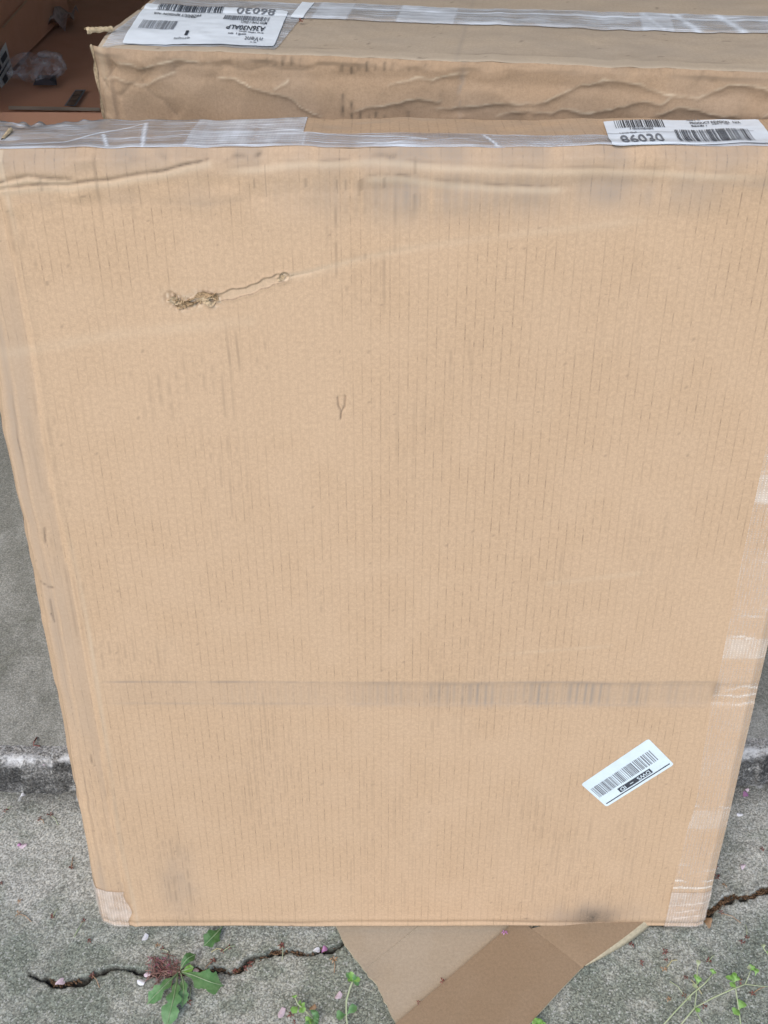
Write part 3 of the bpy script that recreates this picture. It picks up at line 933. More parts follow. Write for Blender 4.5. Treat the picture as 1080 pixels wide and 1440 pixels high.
shred([(240, 418), (244, 421), (250, 425), (256, 429)], 0.0040, 0.0030, M_torn_pale, 1)
shred([(249, 432), (258, 430), (268, 428), (276, 424)], 0.0026, 0.0020, M_torn, 2)
shred([(252, 424), (262, 427), (272, 425)], 0.0022, 0.0026, M_torn, 3)
shred([(274, 418), (283, 414), (293, 413), (302, 414)], 0.0030, 0.0030, M_torn, 4)
shred([(276, 424), (285, 420), (294, 418), (303, 420)], 0.0022, 0.0022, M_torn_pale, 5)
shred([(285, 424), (292, 424), (298, 428), (304, 424)], 0.0022, 0.0030, M_torn_pale, 6)
shred([(302, 412), (304, 418), (306, 424)], 0.0020, 0.0016, M_torn, 7)
shred([(390, 393), (396, 391), (401, 388)], 0.0024, 0.0012, M_torn_pale, 8)
_r = random.Random(31)
Vf = []; Ff = []
for _k in range(26):
    _t = _r.random()
    _x = 240 + 66 * _t + _r.gauss(0, 2.0); _y = np.interp(240 + 66 * _t, [240, 252, 268, 285, 306], [419, 428, 426, 419, 420]) + _r.gauss(0, 4.0)
    _u, _v = fpx(_x, _y); _a = _r.gauss(0.3, 1.0); _l = _r.uniform(0.0015, 0.0055)
    _pts = [FP.pos(np.array([_u + math.cos(_a) * _l * q_]), np.array([_v + math.sin(_a) * _l * q_]), 0.0006 + _r.uniform(0, 0.0028) * (q_ > -0.5))[0] for q_ in (-1, -0.3, 0.4, 1)]
    v_, f_ = tube(_pts, [0.0007, 0.0006, 0.0004, 0.0002], 3)
    _i = len(Vf); Vf += v_; Ff += [tuple(q_ + _i for q_ in f) for f in f_]
mesh('torn_fibres', Vf, Ff, mat_plain('torn_fibre', (0.40, 0.28, 0.165), 0.95, 0.05, 0.4, 260), front_carton)


# ------------------------------------------------------------------ printed labels
def text_vf(s, bold=0.0):
    cu = bpy.data.curves.new('txt', 'FONT'); cu.body = s; cu.offset = bold; cu.resolution_u = 3
    ob = bpy.data.objects.new('txt', cu); COL.objects.link(ob)
    dg = bpy.context.evaluated_depsgraph_get()
    me = ob.evaluated_get(dg).to_mesh()
    V = np.array([v.co[:2] for v in me.vertices]); F = [tuple(p.vertices) for p in me.polygons]
    ob.evaluated_get(dg).to_mesh_clear()
    bpy.data.objects.remove(ob); bpy.data.curves.remove(cu)
    V = (V - V.min(0)) / np.maximum(V.max(0) - V.min(0), 1e-6)
    return V, F


class Label:
    """a paper sticker on a panel; q = four panel corners in reading order BL, BR, TR, TL"""
    def __init__(self, panel, q, name, parent, mat, off, rnd=0.03, nu=130, nv=64):
        self.p, self.q, self.off = panel, [np.array(c, float) for c in q], off
        a = np.linspace(0, 1, nu); b = np.linspace(0, 1, nv)
        S, T = np.meshgrid(a, b, indexing='ij')
        asp = np.linalg.norm(self.q[1] - self.q[0]) / np.linalg.norm(self.q[3] - self.q[0])
        # rounded corners
        ds = np.minimum(S, 1 - S) * asp; dt = np.minimum(T, 1 - T)
        rr = rnd
        inset = np.where((ds < rr) & (dt < rr), rr - np.sqrt(np.maximum(rr * rr - (rr - dt) ** 2, 0)), 0) / asp
        S2 = np.where(S < 0.5, np.maximum(S, inset), np.minimum(S, 1 - inset))
        U_, V_ = self.uv(S2, T)
        self.crinkle = lambda u, v: 0.00025 * fbm(u * 60, v * 90, 401, 2)
        P = panel.pos(U_, V_, off + self.crinkle(U_, V_))
        self.ob = mesh(name, P.reshape(-1, 3), grid_faces(nu, nv), mat, parent, True)

    def uv(self, s, t):
        a, b, c, d = self.q
        s = np.asarray(s, float)[..., None]; t = np.asarray(t, float)[..., None]
        r = a * (1 - s) * (1 - t) + b * s * (1 - t) + c * s * t + d * (1 - s) * t
        return r[..., 0], r[..., 1]

    def st(self, x, y):
        uv = np.array(self.p.px(x, y)); st = np.array([0.5, 0.5])
        for _ in range(12):
            f = np.array(self.uv(st[0], st[1])) - uv
            e = 1e-4
            J = np.stack([(np.array(self.uv(st[0] + e, st[1])) - np.array(self.uv(*st))) / e, (np.array(self.uv(st[0], st[1] + e)) - np.array(self.uv(*st))) / e], 1)
            st = st - np.linalg.solve(J, f)
        return st

    def put(self, name, VF_, rect, mat, lift=0.0007, rev=False):
        V, F = VF_
        s0_, s1_, t0_, t1_ = rect
        lw = np.linalg.norm(self.q[1] - self.q[0]); lh = np.linalg.norm(self.q[3] - self.q[0])
        bm = bmesh.new()
        bv = [bm.verts.new(((s0_ + x * (s1_ - s0_)) * lw, (t0_ + y * (t1_ - t0_)) * lh, 0)) for x, y in V]
        for f in F:
            try: bm.faces.new([bv[i] for i in f])
            except ValueError: pass
        bmesh.ops.triangulate(bm, faces=bm.faces[:])
        for _ in range(4):
            es = [e for e in bm.edges if e.calc_length() > 0.0016]
            if not es: break
            bmesh.ops.subdivide_edges(bm, edges=es, cuts=1, use_grid_fill=False)
            bmesh.ops.triangulate(bm, faces=[f for f in bm.faces if len(f.verts) > 3])
        bm.verts.index_update()
        V = np.array([v.co[:2] for v in bm.verts]); F = [tuple(v.index for v in f.verts) for f in bm.faces]
        bm.free()
        s = V[:, 0] / lw; t = V[:, 1] / lh
        U_, V_ = self.uv(s, t)
        P = self.p.pos(U_, V_, self.off + self.crinkle(U_, V_) + lift)
        return mesh(name, P, F, mat, self.ob)

    def rect(self, xl, xr, yt, yb, flip=False):
        """photo rectangle -> reading rectangle"""
        xm, ym = (xl + xr) / 2, (yt + yb) / 2
        a, b = self.st(xl, ym), self.st(xr, ym); c, d = self.st(xm, yb), self.st(xm, yt)
        s = sorted((a[0], b[0])); t = sorted((c[1], d[1]))
        return s[0], s[1], t[0], t[1]


def barcode(seed, n=36, rows=4):
    r = random.Random(seed); V = []; F = []; x = 0.0; bars = []
    for k in range(n):
        w = r.choice((1, 1, 1, 2, 2, 3)); g = r.choice((1, 1, 2, 2, 3)); bars.append((x, w)); x += w + g
    tot = x - g
    for b, w in bars:
        for j in range(rows):
            i = len(V)
            y0, y1 = j / rows, (j + 1) / rows
            V += [(b / tot, y0), ((b + w) / tot, y0), ((b + w) / tot, y1), (b / tot, y1)]
            F.append((i, i + 1, i + 2, i + 3))
    return np.array(V), F


def fine_print(seed, n=22):
    """a line of print too small to read: uneven little strokes"""
    r = random.Random(seed); V = []; F = []; x = 0.0
    for k in range(n):
        w = r.uniform(0.5, 0.9); i = len(V); h = r.choice((0.7, 0.7, 1.0)); y0 = r.choice((0, 0, 0.12))
        if r.random() > 0.16:
            V += [(x, y0), (x + w, y0), (x + w, h), (x, h)]; F.append((i, i + 1, i + 2, i + 3))
        x += 1.05
    V = np.array(V); V[:, 0] /= x
    return V, F


def block(seed=0): return np.array([(0, 0), (1, 0), (1, 1), (0, 1)], float), [(0, 1, 2, 3)]


# label on the front carton's top edge
q = [TP.px(x, 170 + (y - 170) * 0.93) for x, y in ((861, 211), (1092, 206), (1066, 169), (848, 173))]
LF = Label(TP, q, 'shipping_label', front_carton, M_paper, 0.0014)
def zf(x0, x1, y0, y1, L=LF, ox=820, oy=150, sc=1080 / 260): return L.rect(ox + x0 / sc, ox + x1 / sc, 170 + (oy + y0 / sc - 170) * 0.93, 170 + (oy + y1 / sc - 170) * 0.93)
LF.put('barcode', barcode(1, 26), zf(182, 468, 96, 139), M_ink)
LF.put('fine_print', fine_print(2, 20), zf(262, 408, 139, 152), M_ink_soft)
LF.put('fine_print', fine_print(3, 20), zf(212, 316, 165, 173), M_ink_soft)
LF.put('printed_number', text_vf('86030', 0.012), zf(218, 470, 178, 238), M_ink_soft)
LF.put('printed_text', text_vf('PRODUCT REVISION   N/A', 0.016), zf(620, 918, 96, 112), M_ink)
LF.put('fine_print', fine_print(4, 12), zf(600, 680, 84, 92), M_ink_soft)
LF.put('fine_print', fine_print(5, 16), zf(630, 722, 119, 130), M_ink)
LF.put('fine_print', fine_print(6, 14), zf(752, 850, 112, 121), M_ink_soft)
LF.put('barcode', barcode(7, 40), zf(545, 985, 147, 226), M_ink)
LF.put('fold_line', block(), zf(130, 1000, 162.6, 164.2), M_ink_soft)

# sorting sticker on the wide face, upside down and tilted
q = [fpx(*p) for p in ((912, 1039), (817, 1103), (853, 1135), (948, 1075))]
LS = Label(FP, q, 'sorting_sticker', front_carton, mat_plain('sticker_paper', (0.60, 0.68, 0.72), 0.35, 0.5, 0.03, 80), 0.0004, 0.06)
def sq(pts, L=LS, ox=800, oy=1020, sc=1080 / 170):
    st = np.array([L.st(ox + a / sc, oy + b / sc) for a, b in pts])
    st = st[np.argsort(st[:, 0])]
    s = (st[:2, 0].mean(), st[2:, 0].mean()); t = np.sort(st[:, 1])
    return s[0], s[1], t[:2].mean(), t[2:].mean()
LS.put('printed_bar', block(), (0.03, 0.97, 0.895, 0.925), M_ink, 0.0003)
r_ = sq([(715, 382), (750, 414), (466, 604), (434, 572)])
LS.put('printed_bar', block(), r_, M_ink, 0.0003)
M_paper_print = mat_plain('reversed_out_print', (0.60, 0.68, 0.72), 0.4, 0.5, 0.03, 80)
a0, a1, b0_, b1_ = r_
dw = a1 - a0; dh = b1_ - b0_
LS.put('printed_text', text_vf('DWS', 0.01), (a0 + 0.05 * dw, a0 + 0.42 * dw, b0_ + 0.16 * dh, b0_ + 0.86 * dh), M_paper_print, 0.0006)
LS.put('printed_text', block(), (a0 + 0.55 * dw, a0 + 0.66 * dw, b0_ + 0.44 * dh, b0_ + 0.56 * dh), M_paper_print, 0.0006)
LS.put('printed_text', text_vf('ID', 0.01), (a0 + 0.79 * dw, a0 + 0.95 * dw, b0_ + 0.16 * dh, b0_ + 0.86 * dh), M_paper_print, 0.0006)
LS.put('barcode', barcode(11, 44), sq([(715, 225), (797, 300), (188, 572), (287, 648)]), M_ink_soft, 0.0003)

# ------------------------------------------------------------------ the carton behind
LT = np.array([-0.2945, 1.084]); RT = np.array([0.351, 0.998])
UB2 = (RT - LT) / np.linalg.norm(RT - LT)
UB = np.array([UB2[0], UB2[1], 0]); VB = np.array([0, 0, 1.0]); NB = np.cross(UB, VB)
BBZ = CAM_Z - 0.2738
BBH = BBZ - SLAB - 0.002
BBW = 0.79
ORB = np.array([LT[0], LT[1], SLAB + 0.002])
back_carton = empty('carton', (0.10, 1.18, SLAB))
tag(back_carton, 'upright tan carton standing behind, crumpled face and upside-down white label on top', 'carton')
_tmp = Panel(ORB, UB, VB, NB, lambda u, v: u * 0)
bp = _tmp.pl
RIDGES = [bp((300, 109), (360, 123), (393, 134), (457, 167)), bp((384, 125), (406, 109)), bp((494, 160), (522, 149), (559, 143), (601, 137), (624, 141)),
          bp((601, 148), (633, 153), (670, 148), (726, 147), (763, 144), (780, 139), (816, 122), (874, 112), (910, 125), (952, 135), (980, 136), (1024, 121), (1058, 124), (1080, 130), (1110, 138)),
          bp((690, 168), (740, 158), (780, 161), (810, 156), (841, 161), (869, 150), (908, 143), (930, 143), (952, 133)), bp((919, 160), (952, 152), (974, 153), (1002, 161), (1047, 168)),
          bp((1070, 165), (1085, 158), (1120, 150)), bp((160, 88), (210, 92), (250, 84), (300, 86)), bp((140, 115), (165, 112), (197, 118), (250, 104)), bp((540, 120), (600, 108), (660, 104))]
VALLEYS = [bp((206, 90), (203, 98), (195, 106), (178, 125), (163, 138)), bp((196, 108), (210, 125), (225, 138), (253, 168)), bp((140, 122), (150, 110), (162, 92)), bp((300, 96), (400, 98), (480, 92)),
           bp((985, 105), (998, 115), (1008, 118)), bp((840, 95), (880, 97), (945, 96)), bp((148, 120), (142, 135), (147, 165)), bp((240, 100), (262, 88), (300, 90), (330, 95)), bp((655, 90), (645, 130), (648, 165))]


def h_back(u, v):
    h = fbm(u * 6, v * 9, 501, 2) * 0.003 - np.abs(fbm(u * 11 + v * 5, v * 17, 507, 2)) * 0.0055 - np.abs(vnoise(u * 24 - v * 9, v * 30 + u * 8, 509)) * 0.0016
    u0_, v0_ = u, v
    u = u + vnoise(u0_ * 70, v0_ * 70, 491) * 0.0022; v = v + vnoise(u0_ * 55, v0_ * 55, 492) * 0.0030 + vnoise(u0_ * 160, v0_ * 160, 493) * 0.0011
    t = BBH - v
    for i, p in enumerate(RIDGES):
        dd, s, al = pdist(u, v, p)
        f = sstep(0, 0.1, al) * (1 - sstep(0.9, 1, al))
        am = 0.0026 if i in (0, 2, 3, 4, 5) else 0.0013
        h = h + f * am * np.where(s > 0, np.exp(-dd / 0.016), np.exp(-dd / 0.0035))
    for p in VALLEYS:
        dd, s, al = pdist(u, v, p)
        f = sstep(0, 0.08, al) * (1 - sstep(0.92, 1, al))
        h = h - f * 0.0022 * np.where(s > 0, np.exp(-dd / 0.010), np.exp(-dd / 0.005))
    u, v = u0_, v0_
    h = h + fbm(u * 34, v * 40, 503, 2) * 0.0009
    h = h - np.clip(0.016 - u, 0, 1) * 0.7 - gauss(u - 0.021, 0.004) * 0.003
    h = h - np.clip(0.005 - t, 0, 1) * 0.8 - gauss(t - 0.018 - 0.006 * vnoise(u * 9, u * 0, 505), 0.006) * 0.0012 * sstep(0.0, 0.3, 0.5 + vnoise(u * 5, u * 0, 506))
    return h


BK = Panel(ORB, UB, VB, NB, h_back)
TICKS = [(300 + a / 2.16, b / 2.16, c / 2.16, w) for a, b, c, w in
         ((160, 180, 196, .6), (185, 180, 200, .75), (210, 178, 200, .85), (236, 180, 198, .8), (262, 186, 200, .4), (388, 196, 218, .95), (418, 194, 224, .95), (440, 198, 212, .6), (466, 194, 216, .85), (492, 200, 210, .5),
          (519, 196, 212, .75), (544, 198, 212, .6), (570, 202, 212, .5), (594, 202, 212, .5), (618, 202, 212, .5), (645, 200, 214, .6), (392, 290, 352, .9), (420, 312, 362, .85), (446, 340, 366, .8), (474, 350, 366, .5), (494, 344, 366, .85), (520, 356, 366, .5), (590, 344, 358, .7))]


def wear_shade_back(u, v):
    n = fbm(u * 20, v * 20, 511); n2 = fbm(u * 120, v * 90, 513)
    t = BBH - v
    g = np.clip(0.04 + 0.22 * n, 0, 0.5); d = u * 0; p = u * 0
    u0_, v0_ = u, v
    u = u + vnoise(u0_ * 70, v0_ * 70, 491) * 0.0022; v = v + vnoise(u0_ * 55, v0_ * 55, 492) * 0.0030 + vnoise(u0_ * 160, v0_ * 160, 493) * 0.0011
    for i, q_ in enumerate(RIDGES):
        dd, s, al = pdist(u, v, q_)
        f = sstep(0, 0.05, al) * (1 - sstep(0.95, 1, al))
        p = np.maximum(p, gauss(dd, 0.0010) * f * np.clip(0.36 + 0.5 * n2, 0, 0.75))
        d = np.maximum(d, gauss(dd - 0.0026, 0.0012) * (s < 0) * f * 0.16)  # lit crest and shade under each ridge painted into the colour
    for q_ in VALLEYS[:-1]:
        dd, s, al = pdist(u, v, q_)
        f = sstep(0, 0.05, al) * (1 - sstep(0.95, 1, al))
        d = np.maximum(d, gauss(dd, 0.0012) * f * np.clip(0.30 + 0.3 * n2, 0, 0.6))  # valley creases painted darker as shade
    dd, s, al = pdist(u, v, VALLEYS[-1])
    g = np.maximum(g, gauss(dd, 0.0025) * np.clip(0.5 + n2, 0, 0.8))
    u, v = u0_, v0_
    for x, ya, yb, w in TICKS:
        a = bp((x, ya), (x, yb))
        dd, s, al = pdist(u, v, a)
        d = np.maximum(d, gauss(dd, 0.0017) * w * np.clip(0.75 + 0.6 * vnoise(u * 500, v * 300, 515), 0, 1))
    d = np.maximum(d, gauss(t - 0.006, 0.0018) * np.clip(0.25 + 0.5 * vnoise(u * 40, u * 0, 517), 0, 0.6))
    p = np.maximum(p, gauss(u - 0.009, 0.005) * np.clip(0.2 + 0.4 * vnoise(u * 20, v * 30, 519), 0, 0.5))
    return np.clip(g, 0, 1), np.clip(d, 0, 1), np.clip(p, 0, 1)


ub = axis((0, 0.04, 0.0016), (0.04, BBW, 0.0022))
vb = axis((0, BBH - 0.22, 0.02), (BBH - 0.22, BBH, 0.0018))
BK.build('front_panel', M_card_back, back_carton, ub, vb, wear_shade_back)

VT2 = np.array([-UB[1], UB[0], 0.0]); NT2 = np.array([0, 0, 1.0])
BD = 0.30


def h_btop(u, v):
    h = 0.0008 * sstep(0, 0.004, v) + fbm(u * 5, v * 6, 521, 2) * 0.003 * sstep(0, 0.05, v) + fbm(u * 60, v * 60, 523, 2) * 0.0005
    h = h - gauss(v - 0.150, 0.004) * 0.0012
    return h - gauss(np.hypot(u, v) / 1.0, 0.03) * 0.006


TB = Panel(ORB + VB * (BBH + 0.004) - NB * 0.004, UB, VT2, NT2, h_btop, lambda u: BK.pos(u, np.full_like(u, BBH)))
_u = np.linspace(0.05, BBW - 0.05, 60)
TB.o = (TB.pos(_u, np.full(60, 0.05)) - 0.05 * VT2 - _u[:, None] * UB).mean(0)


def wear_btop(u, v):
    n = fbm(u * 20, v * 30, 531)
    g = np.clip(0.20 + 0.25 * n, 0, 0.7)
    d = (vnoise(u * 190, v * 190, 533) > 0.90) * 0.5
    d = np.maximum(d, gauss(v - 0.028 - 0.003 * vnoise(u * 12, u * 0, 535), 0.0014) * np.clip(0.1 + 0.6 * vnoise(u * 30, u * 0, 537), 0, 0.5))
    d = np.maximum(d, gauss(v - 0.1500, 0.0014) * 0.8)
    p = (v < 0.026) * (0.18 + 0.12 * n)
    x = TB.px(648, 60)[0]
    g = np.maximum(g, gauss(u - x, 0.003) * 0.45)
    return np.clip(g, 0, 1), np.clip(d, 0, 1), np.clip(p, 0, 1)


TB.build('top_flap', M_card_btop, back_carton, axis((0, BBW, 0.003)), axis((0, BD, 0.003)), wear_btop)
for uu in (0.0, BBW):
    vv = np.linspace(0, BBH, 40)
    e0 = BK.pos(np.full_like(vv, uu), vv)
    back = e0 * 0 + (ORB + UB * uu + VT2 * BD) + vv[:, None] * VB
    back[-1] = TB.pos(np.array([uu]), np.array([BD]))[0]
    G = np.stack([e0 * (1 - q) + back * q for q in np.linspace(0, 1, 20)], 0)
    if uu == 0: G[:, -1, :] = TB.pos(np.full(20, 0.0), np.linspace(0, BD, 20))
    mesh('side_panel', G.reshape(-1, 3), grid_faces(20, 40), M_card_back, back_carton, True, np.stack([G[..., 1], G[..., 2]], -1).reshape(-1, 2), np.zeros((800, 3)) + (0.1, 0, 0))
c = [ORB + VT2 * BD, ORB + VT2 * BD + UB * BBW, ORB + VT2 * BD + UB * BBW + VB * BBH, ORB + VT2 * BD + VB * BBH]
mesh('back_panel', c, [(1, 0, 3, 2)], M_card_back, back_carton, False, [(0, 0), (1, 0), (1, 1), (0, 1)], np.zeros((4, 3)))
c = [ORB, ORB + UB * BBW, ORB + UB * BBW + VT2 * BD, ORB + VT2 * BD]
mesh('bottom_panel', c, [(0, 3, 2, 1)], M_card_back, back_carton, False, [(0, 0), (1, 0), (1, 1), (0, 1)], np.zeros((4, 3)))

# seam tape along the back carton's top, a hazy sheet of it round the label on the left
tv0, tv1 = TB.px(600, 31)[1], TB.px(600, 9)[1]


def btape_wear(u, v):
    n = fbm(u * 40, v * 200, 541)
    w = np.clip(0.10 + 0.25 * n, 0, 1)
    vm = tv0 + (tv1 - tv0) * 0.72
    w = np.maximum(w, gauss(v - vm - 0.003 * vnoise(u * 6, u * 0, 543), 0.003) * 0.7)
    for xx in (930, 975, 1035):
        ua = TB.px(xx, 20)[0]
        w = np.maximum(w, gauss(u - ua + (v - tv0) * 0.3, 0.005) * 0.6)
    for xa, xb in ((440, 490), (560, 640), (900, 940)):
        ua, ub_ = TB.px(xa, 20)[0], TB.px(xb, 20)[0]
        w = np.maximum(w, ((u > ua) & (u < ub_)) * 0.4)
    return np.clip(w, 0, 1), u * 0, u * 0


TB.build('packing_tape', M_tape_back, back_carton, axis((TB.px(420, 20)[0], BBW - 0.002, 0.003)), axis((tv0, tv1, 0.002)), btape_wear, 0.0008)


def btape2_wear(u, v):
    w = np.clip(0.05 + 0.2 * fbm(u * 30, v * 90, 551), 0, 1)
    return w, u * 0, u * 0


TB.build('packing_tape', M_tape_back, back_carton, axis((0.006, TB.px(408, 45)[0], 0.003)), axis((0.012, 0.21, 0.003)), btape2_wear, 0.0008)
ua, ub_ = TB.px(412, 20)[0], TB.px(430, 20)[0]
TB.build('tape_tab', M_paper, back_carton, axis((ua, ub_, 0.003)), axis((TB.px(420, 26)[1], TB.px(420, 4)[1], 0.003)), None, 0.0014)

# its label, seen upside down
q = [TB.px(x, 10 + (y - 10) * 0.985) for x, y in ((406, 17), (205, 10), (171, 65), (385, 69))]      # reading BL, BR, TR, TL
LB = Label(TB, q, 'shipping_label', back_carton, M_paper, 0.0018, 0.05)
def zb(x0, x1, y0, y1): return LB.rect(160 + x0 / 3.6, 160 + x1 / 3.6, 10 + (y0 / 3.6 - 10) * 0.985, 10 + (y1 / 3.6 - 10) * 0.985)
LB.put('printed_number', text_vf('86030', 0.01), zb(622, 818, 56, 82), M_ink_soft)
LB.put('barcode', barcode(21, 40), zb(222, 556, 44, 78), M_ink)
LB.put('printed_text', text_vf('PRODUCT REVISION  N/A', 0.016), zb(202, 448, 86, 98), M_ink)
LB.put('fine_print', fine_print(22, 16), zb(368, 432, 100, 108), M_ink)
LB.put('barcode', barcode(23, 30), zb(557, 788, 98, 121), M_ink_soft)
LB.put('printed_text', text_vf('MTD TYPE-1 ENCL', 0.01), zb(638, 776, 125, 138), M_ink)
LB.put('printed_text', text_vf('A36N30ALP', 0.012), zb(570, 766, 148, 172), M_ink)
LB.put('fine_print', fine_print(24, 16), zb(630, 758, 178, 185), M_ink_soft)
LB.put('fine_print', fine_print(25, 14), zb(575, 668, 187, 196), M_ink_soft)
LB.put('printed_text', text_vf('nVent', 0.006), zb(660, 752, 203, 225), M_ink_soft)
LB.put('printed_mark', block(), zb(690, 700, 228, 231), M_ink_soft)
LB.put('printed_mark', block(), zb(708, 722, 230, 233), M_ink_soft)
LB.put('barcode', barcode(26, 34), zb(136, 320, 124, 168), M_ink_soft)
LB.put('printed_text', text_vf('1', 0.01), zb(366, 381, 178, 200), M_ink)
LB.put('printed_text', text_vf('QTY/QTE', 0.01), zb(310, 386, 207, 217), M_ink)
LB.put('fold_line', block(), zb(640, 780, 84, 86), M_ink_soft)

# broken corner of that carton: a rolled lip of board and a split edge
def lip(name, a, b, r, mat, parent, n=16, seed=0, turns=0.8):
    """board rolled over into a curl between two points"""
    a = np.array(a); b = np.array(b); rr = random.Random(seed)
    t = (b - a); ln = np.linalg.norm(t); t = t / ln
    s = np.cross(t, (0, 0, 1)); s /= np.linalg.norm(s); w = np.cross(s, t)
    V = []; m = 12
    for i in range(n):
        f = i / (n - 1); rad = r * (1 - 0.45 * f) * rr.uniform(0.88, 1.12)
        for j in range(m):
            an = -0.6 + turns * 2 * math.pi * j / (m - 1); k = rad * (1 - 0.25 * j / m)
            V.append(a + t * ln * f + s * math.cos(an) * k + w * math.sin(an) * k + rr.uniform(-1, 1) * 0.0006 * w)
    o = mesh(name, V, grid_faces(n, m), mat, parent, True)
    return o


def back_pt(x, y, z): return on_z(x, y, z)
lip('torn_lip', back_pt(120, 44, BBZ + 0.008), back_pt(158, 40, BBZ + 0.006), 0.0042, M_card_edge, back_carton, 16, 3, 0.55)
e = BK.pos(np.linspace(0.0, 0.004, 10), np.linspace(BBH, BBH - 0.10, 10), 0.0)
Vv = []
for i, pnt in enumerate(e):
    w = 0.0026 * (1 + 0.8 * math.sin(i * 4.3)) * (1 - i / 14)
    for j in range(4):
        Vv.append(pnt + np.array([-w * j / 3, -0.002 * j / 3 - 0.002, 0.002 * math.sin(i * 1.7 + j)]))
mesh('torn_lip', Vv, grid_faces(10, 4), M_card_edge, back_carton, True)
# and the front carton's broken upper left corner
_c = TP.px(14, 183); _d = TP.px(2, 193)
lip('torn_lip', TP.pos(np.array([_c[0]]), np.array([_c[1]]), 0.002)[0], TP.pos(np.array([_d[0]]), np.array([_d[1]]), 0.001)[0], 0.0026, M_card_edge, front_carton, 12, 5, 0.6)

# ------------------------------------------------------------------ flattened carton under the box
def sheet(name, outline_top, thick, mat_top, mat_edge, parent, zf, nsub=1):
    """flat board from a ground outline (list of xy), zf(x, y) its height; rim given the cut-edge material"""
    P = np.array(outline_top); n = len(P)
    top = [(x, y, zf(x, y)) for x, y in P]; bot = [(x, y, zf(x, y) - thick) for x, y in P]
    c = P.mean(0)
    V = top + bot
    F = [tuple(range(n))] + [tuple(range(2 * n - 1, n - 1, -1))] + [(i, i + n, (i + 1) % n + n, (i + 1) % n) for i in range(n)]
    o = mesh(name, V, F, mat_top, parent, False, [(x, y) for x, y, z in V], np.zeros((2 * n, 3)))
    o.data.materials.append(mat_edge)
    for k in range(2, n + 2): o.data.polygons[k].material_index = 1
    return o


flat = empty('flattened_carton', (0.08, 0.68, 0.0))
tag(flat, 'flattened brown cardboard piece on the concrete, poking out from under the front carton', 'cardboard')
def gp(x, y, z=0.006): return tuple(on_z(x, y, z)[:2])


def torn(pts, amp, seed):
    """roughen a torn outline"""
    r = random.Random(seed); out = []
    for (x0, y0), (x1, y1) in zip(pts[:-1], pts[1:]):
        m = 5
        for k in range(m):
            f = k / m
            out.append((x0 + (x1 - x0) * f + r.uniform(-amp, amp), y0 + (y1 - y0) * f + r.uniform(-amp, amp)))
    out.append(pts[-1]); return out


left_edge = torn([gp(470, 1296), gp(489, 1335), gp(511, 1362), gp(530, 1386), gp(543, 1412), gp(557, 1441), gp(572, 1470)], 0.0012, 3)
fold_a = gp(725, 1296)
up_l = gp(455, 1270)
# inner panel: two pieces meeting at a scored crease
cr0, cr1 = gp(592, 1300), gp(512, 1364)
zin = lambda x, y: 0.0058 + 0.0007 * math.sin(x * 40)
k_split = 10
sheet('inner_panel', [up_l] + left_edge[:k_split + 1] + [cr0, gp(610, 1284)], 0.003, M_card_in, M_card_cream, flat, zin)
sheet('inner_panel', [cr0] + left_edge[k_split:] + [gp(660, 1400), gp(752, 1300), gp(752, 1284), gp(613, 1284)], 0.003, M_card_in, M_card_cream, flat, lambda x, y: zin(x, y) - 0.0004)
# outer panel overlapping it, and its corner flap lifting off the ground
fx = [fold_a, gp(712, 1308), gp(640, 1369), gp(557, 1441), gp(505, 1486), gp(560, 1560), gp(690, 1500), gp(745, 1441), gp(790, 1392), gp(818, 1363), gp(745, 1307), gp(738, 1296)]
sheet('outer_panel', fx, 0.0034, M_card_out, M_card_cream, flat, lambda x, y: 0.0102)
A = np.array([*gp(746, 1306, 0.010), 0.0098]); B = np.array([*gp(819, 1362, 0.010), 0.0098])
Vt = []; nI, nJ = 14, 14
for i in range(nI):
    f = i / (nI - 1)
    base = A * (1 - f) + B * f
    end_px = (940 - 118 * f ** 1.2, 1262 + 96 * f)
    e = on_z(end_px[0], end_px[1], 0.022 - 0.010 * f ** 2)
    for j in range(nJ):
        g = j / (nJ - 1)
        p = base * (1 - g) + e * g
        p[2] += 0.004 * math.sin(math.pi * g) * (1 - f)
        Vt.append(p)
Vt = np.array(Vt)
uvf = Vt[:, :2]
mesh('corner_flap', Vt, grid_faces(nI, nJ)[:, ::-1], M_card_out, flat, True, uvf, np.zeros((len(Vt), 3)))
# the flap's pale rolled underside edge
er = Vt.reshape(nI, nJ, 3)[:, -1]
er2 = er + np.array([0.0065, -0.0025, -0.010]) * np.sin(np.linspace(0.55, 3.0, nI))[:, None]
er3 = er2 + np.array([-0.004, 0.004, -0.003])
G = np.stack([er + np.array([0, 0, 0.0002]), (er + er2) / 2 + np.array([0.0012, 0, 0.0012]), er2, er3], 0)
mesh('rolled_edge', G.reshape(-1, 3), grid_faces(4, nI), M_card_cream, flat, True)

# ------------------------------------------------------------------ weeds and fallen blossom
def mat_leaf(name, col, back):
    t = NT(name)
    co = t.n('ShaderNodeTexCoord').outputs['Object']
    c = t.mix(t.ramp(t.noise(co, 120, 3), 0.3, 0.7), col, back)
    d = t.n('ShaderNodeBsdfPrincipled'); t.set(d.inputs['Base Color'], c); d.inputs['Roughness'].default_value = 0.5
    tl = t.n('ShaderNodeBsdfTranslucent'); t.set(tl.inputs['Color'], c)
    m = t.n('ShaderNodeMixShader'); m.inputs[0].default_value = 0.25
    t.set(m.inputs[1], d.outputs[0]); t.set(m.inputs[2], tl.outputs[0])
    return t.done(m.outputs[0])


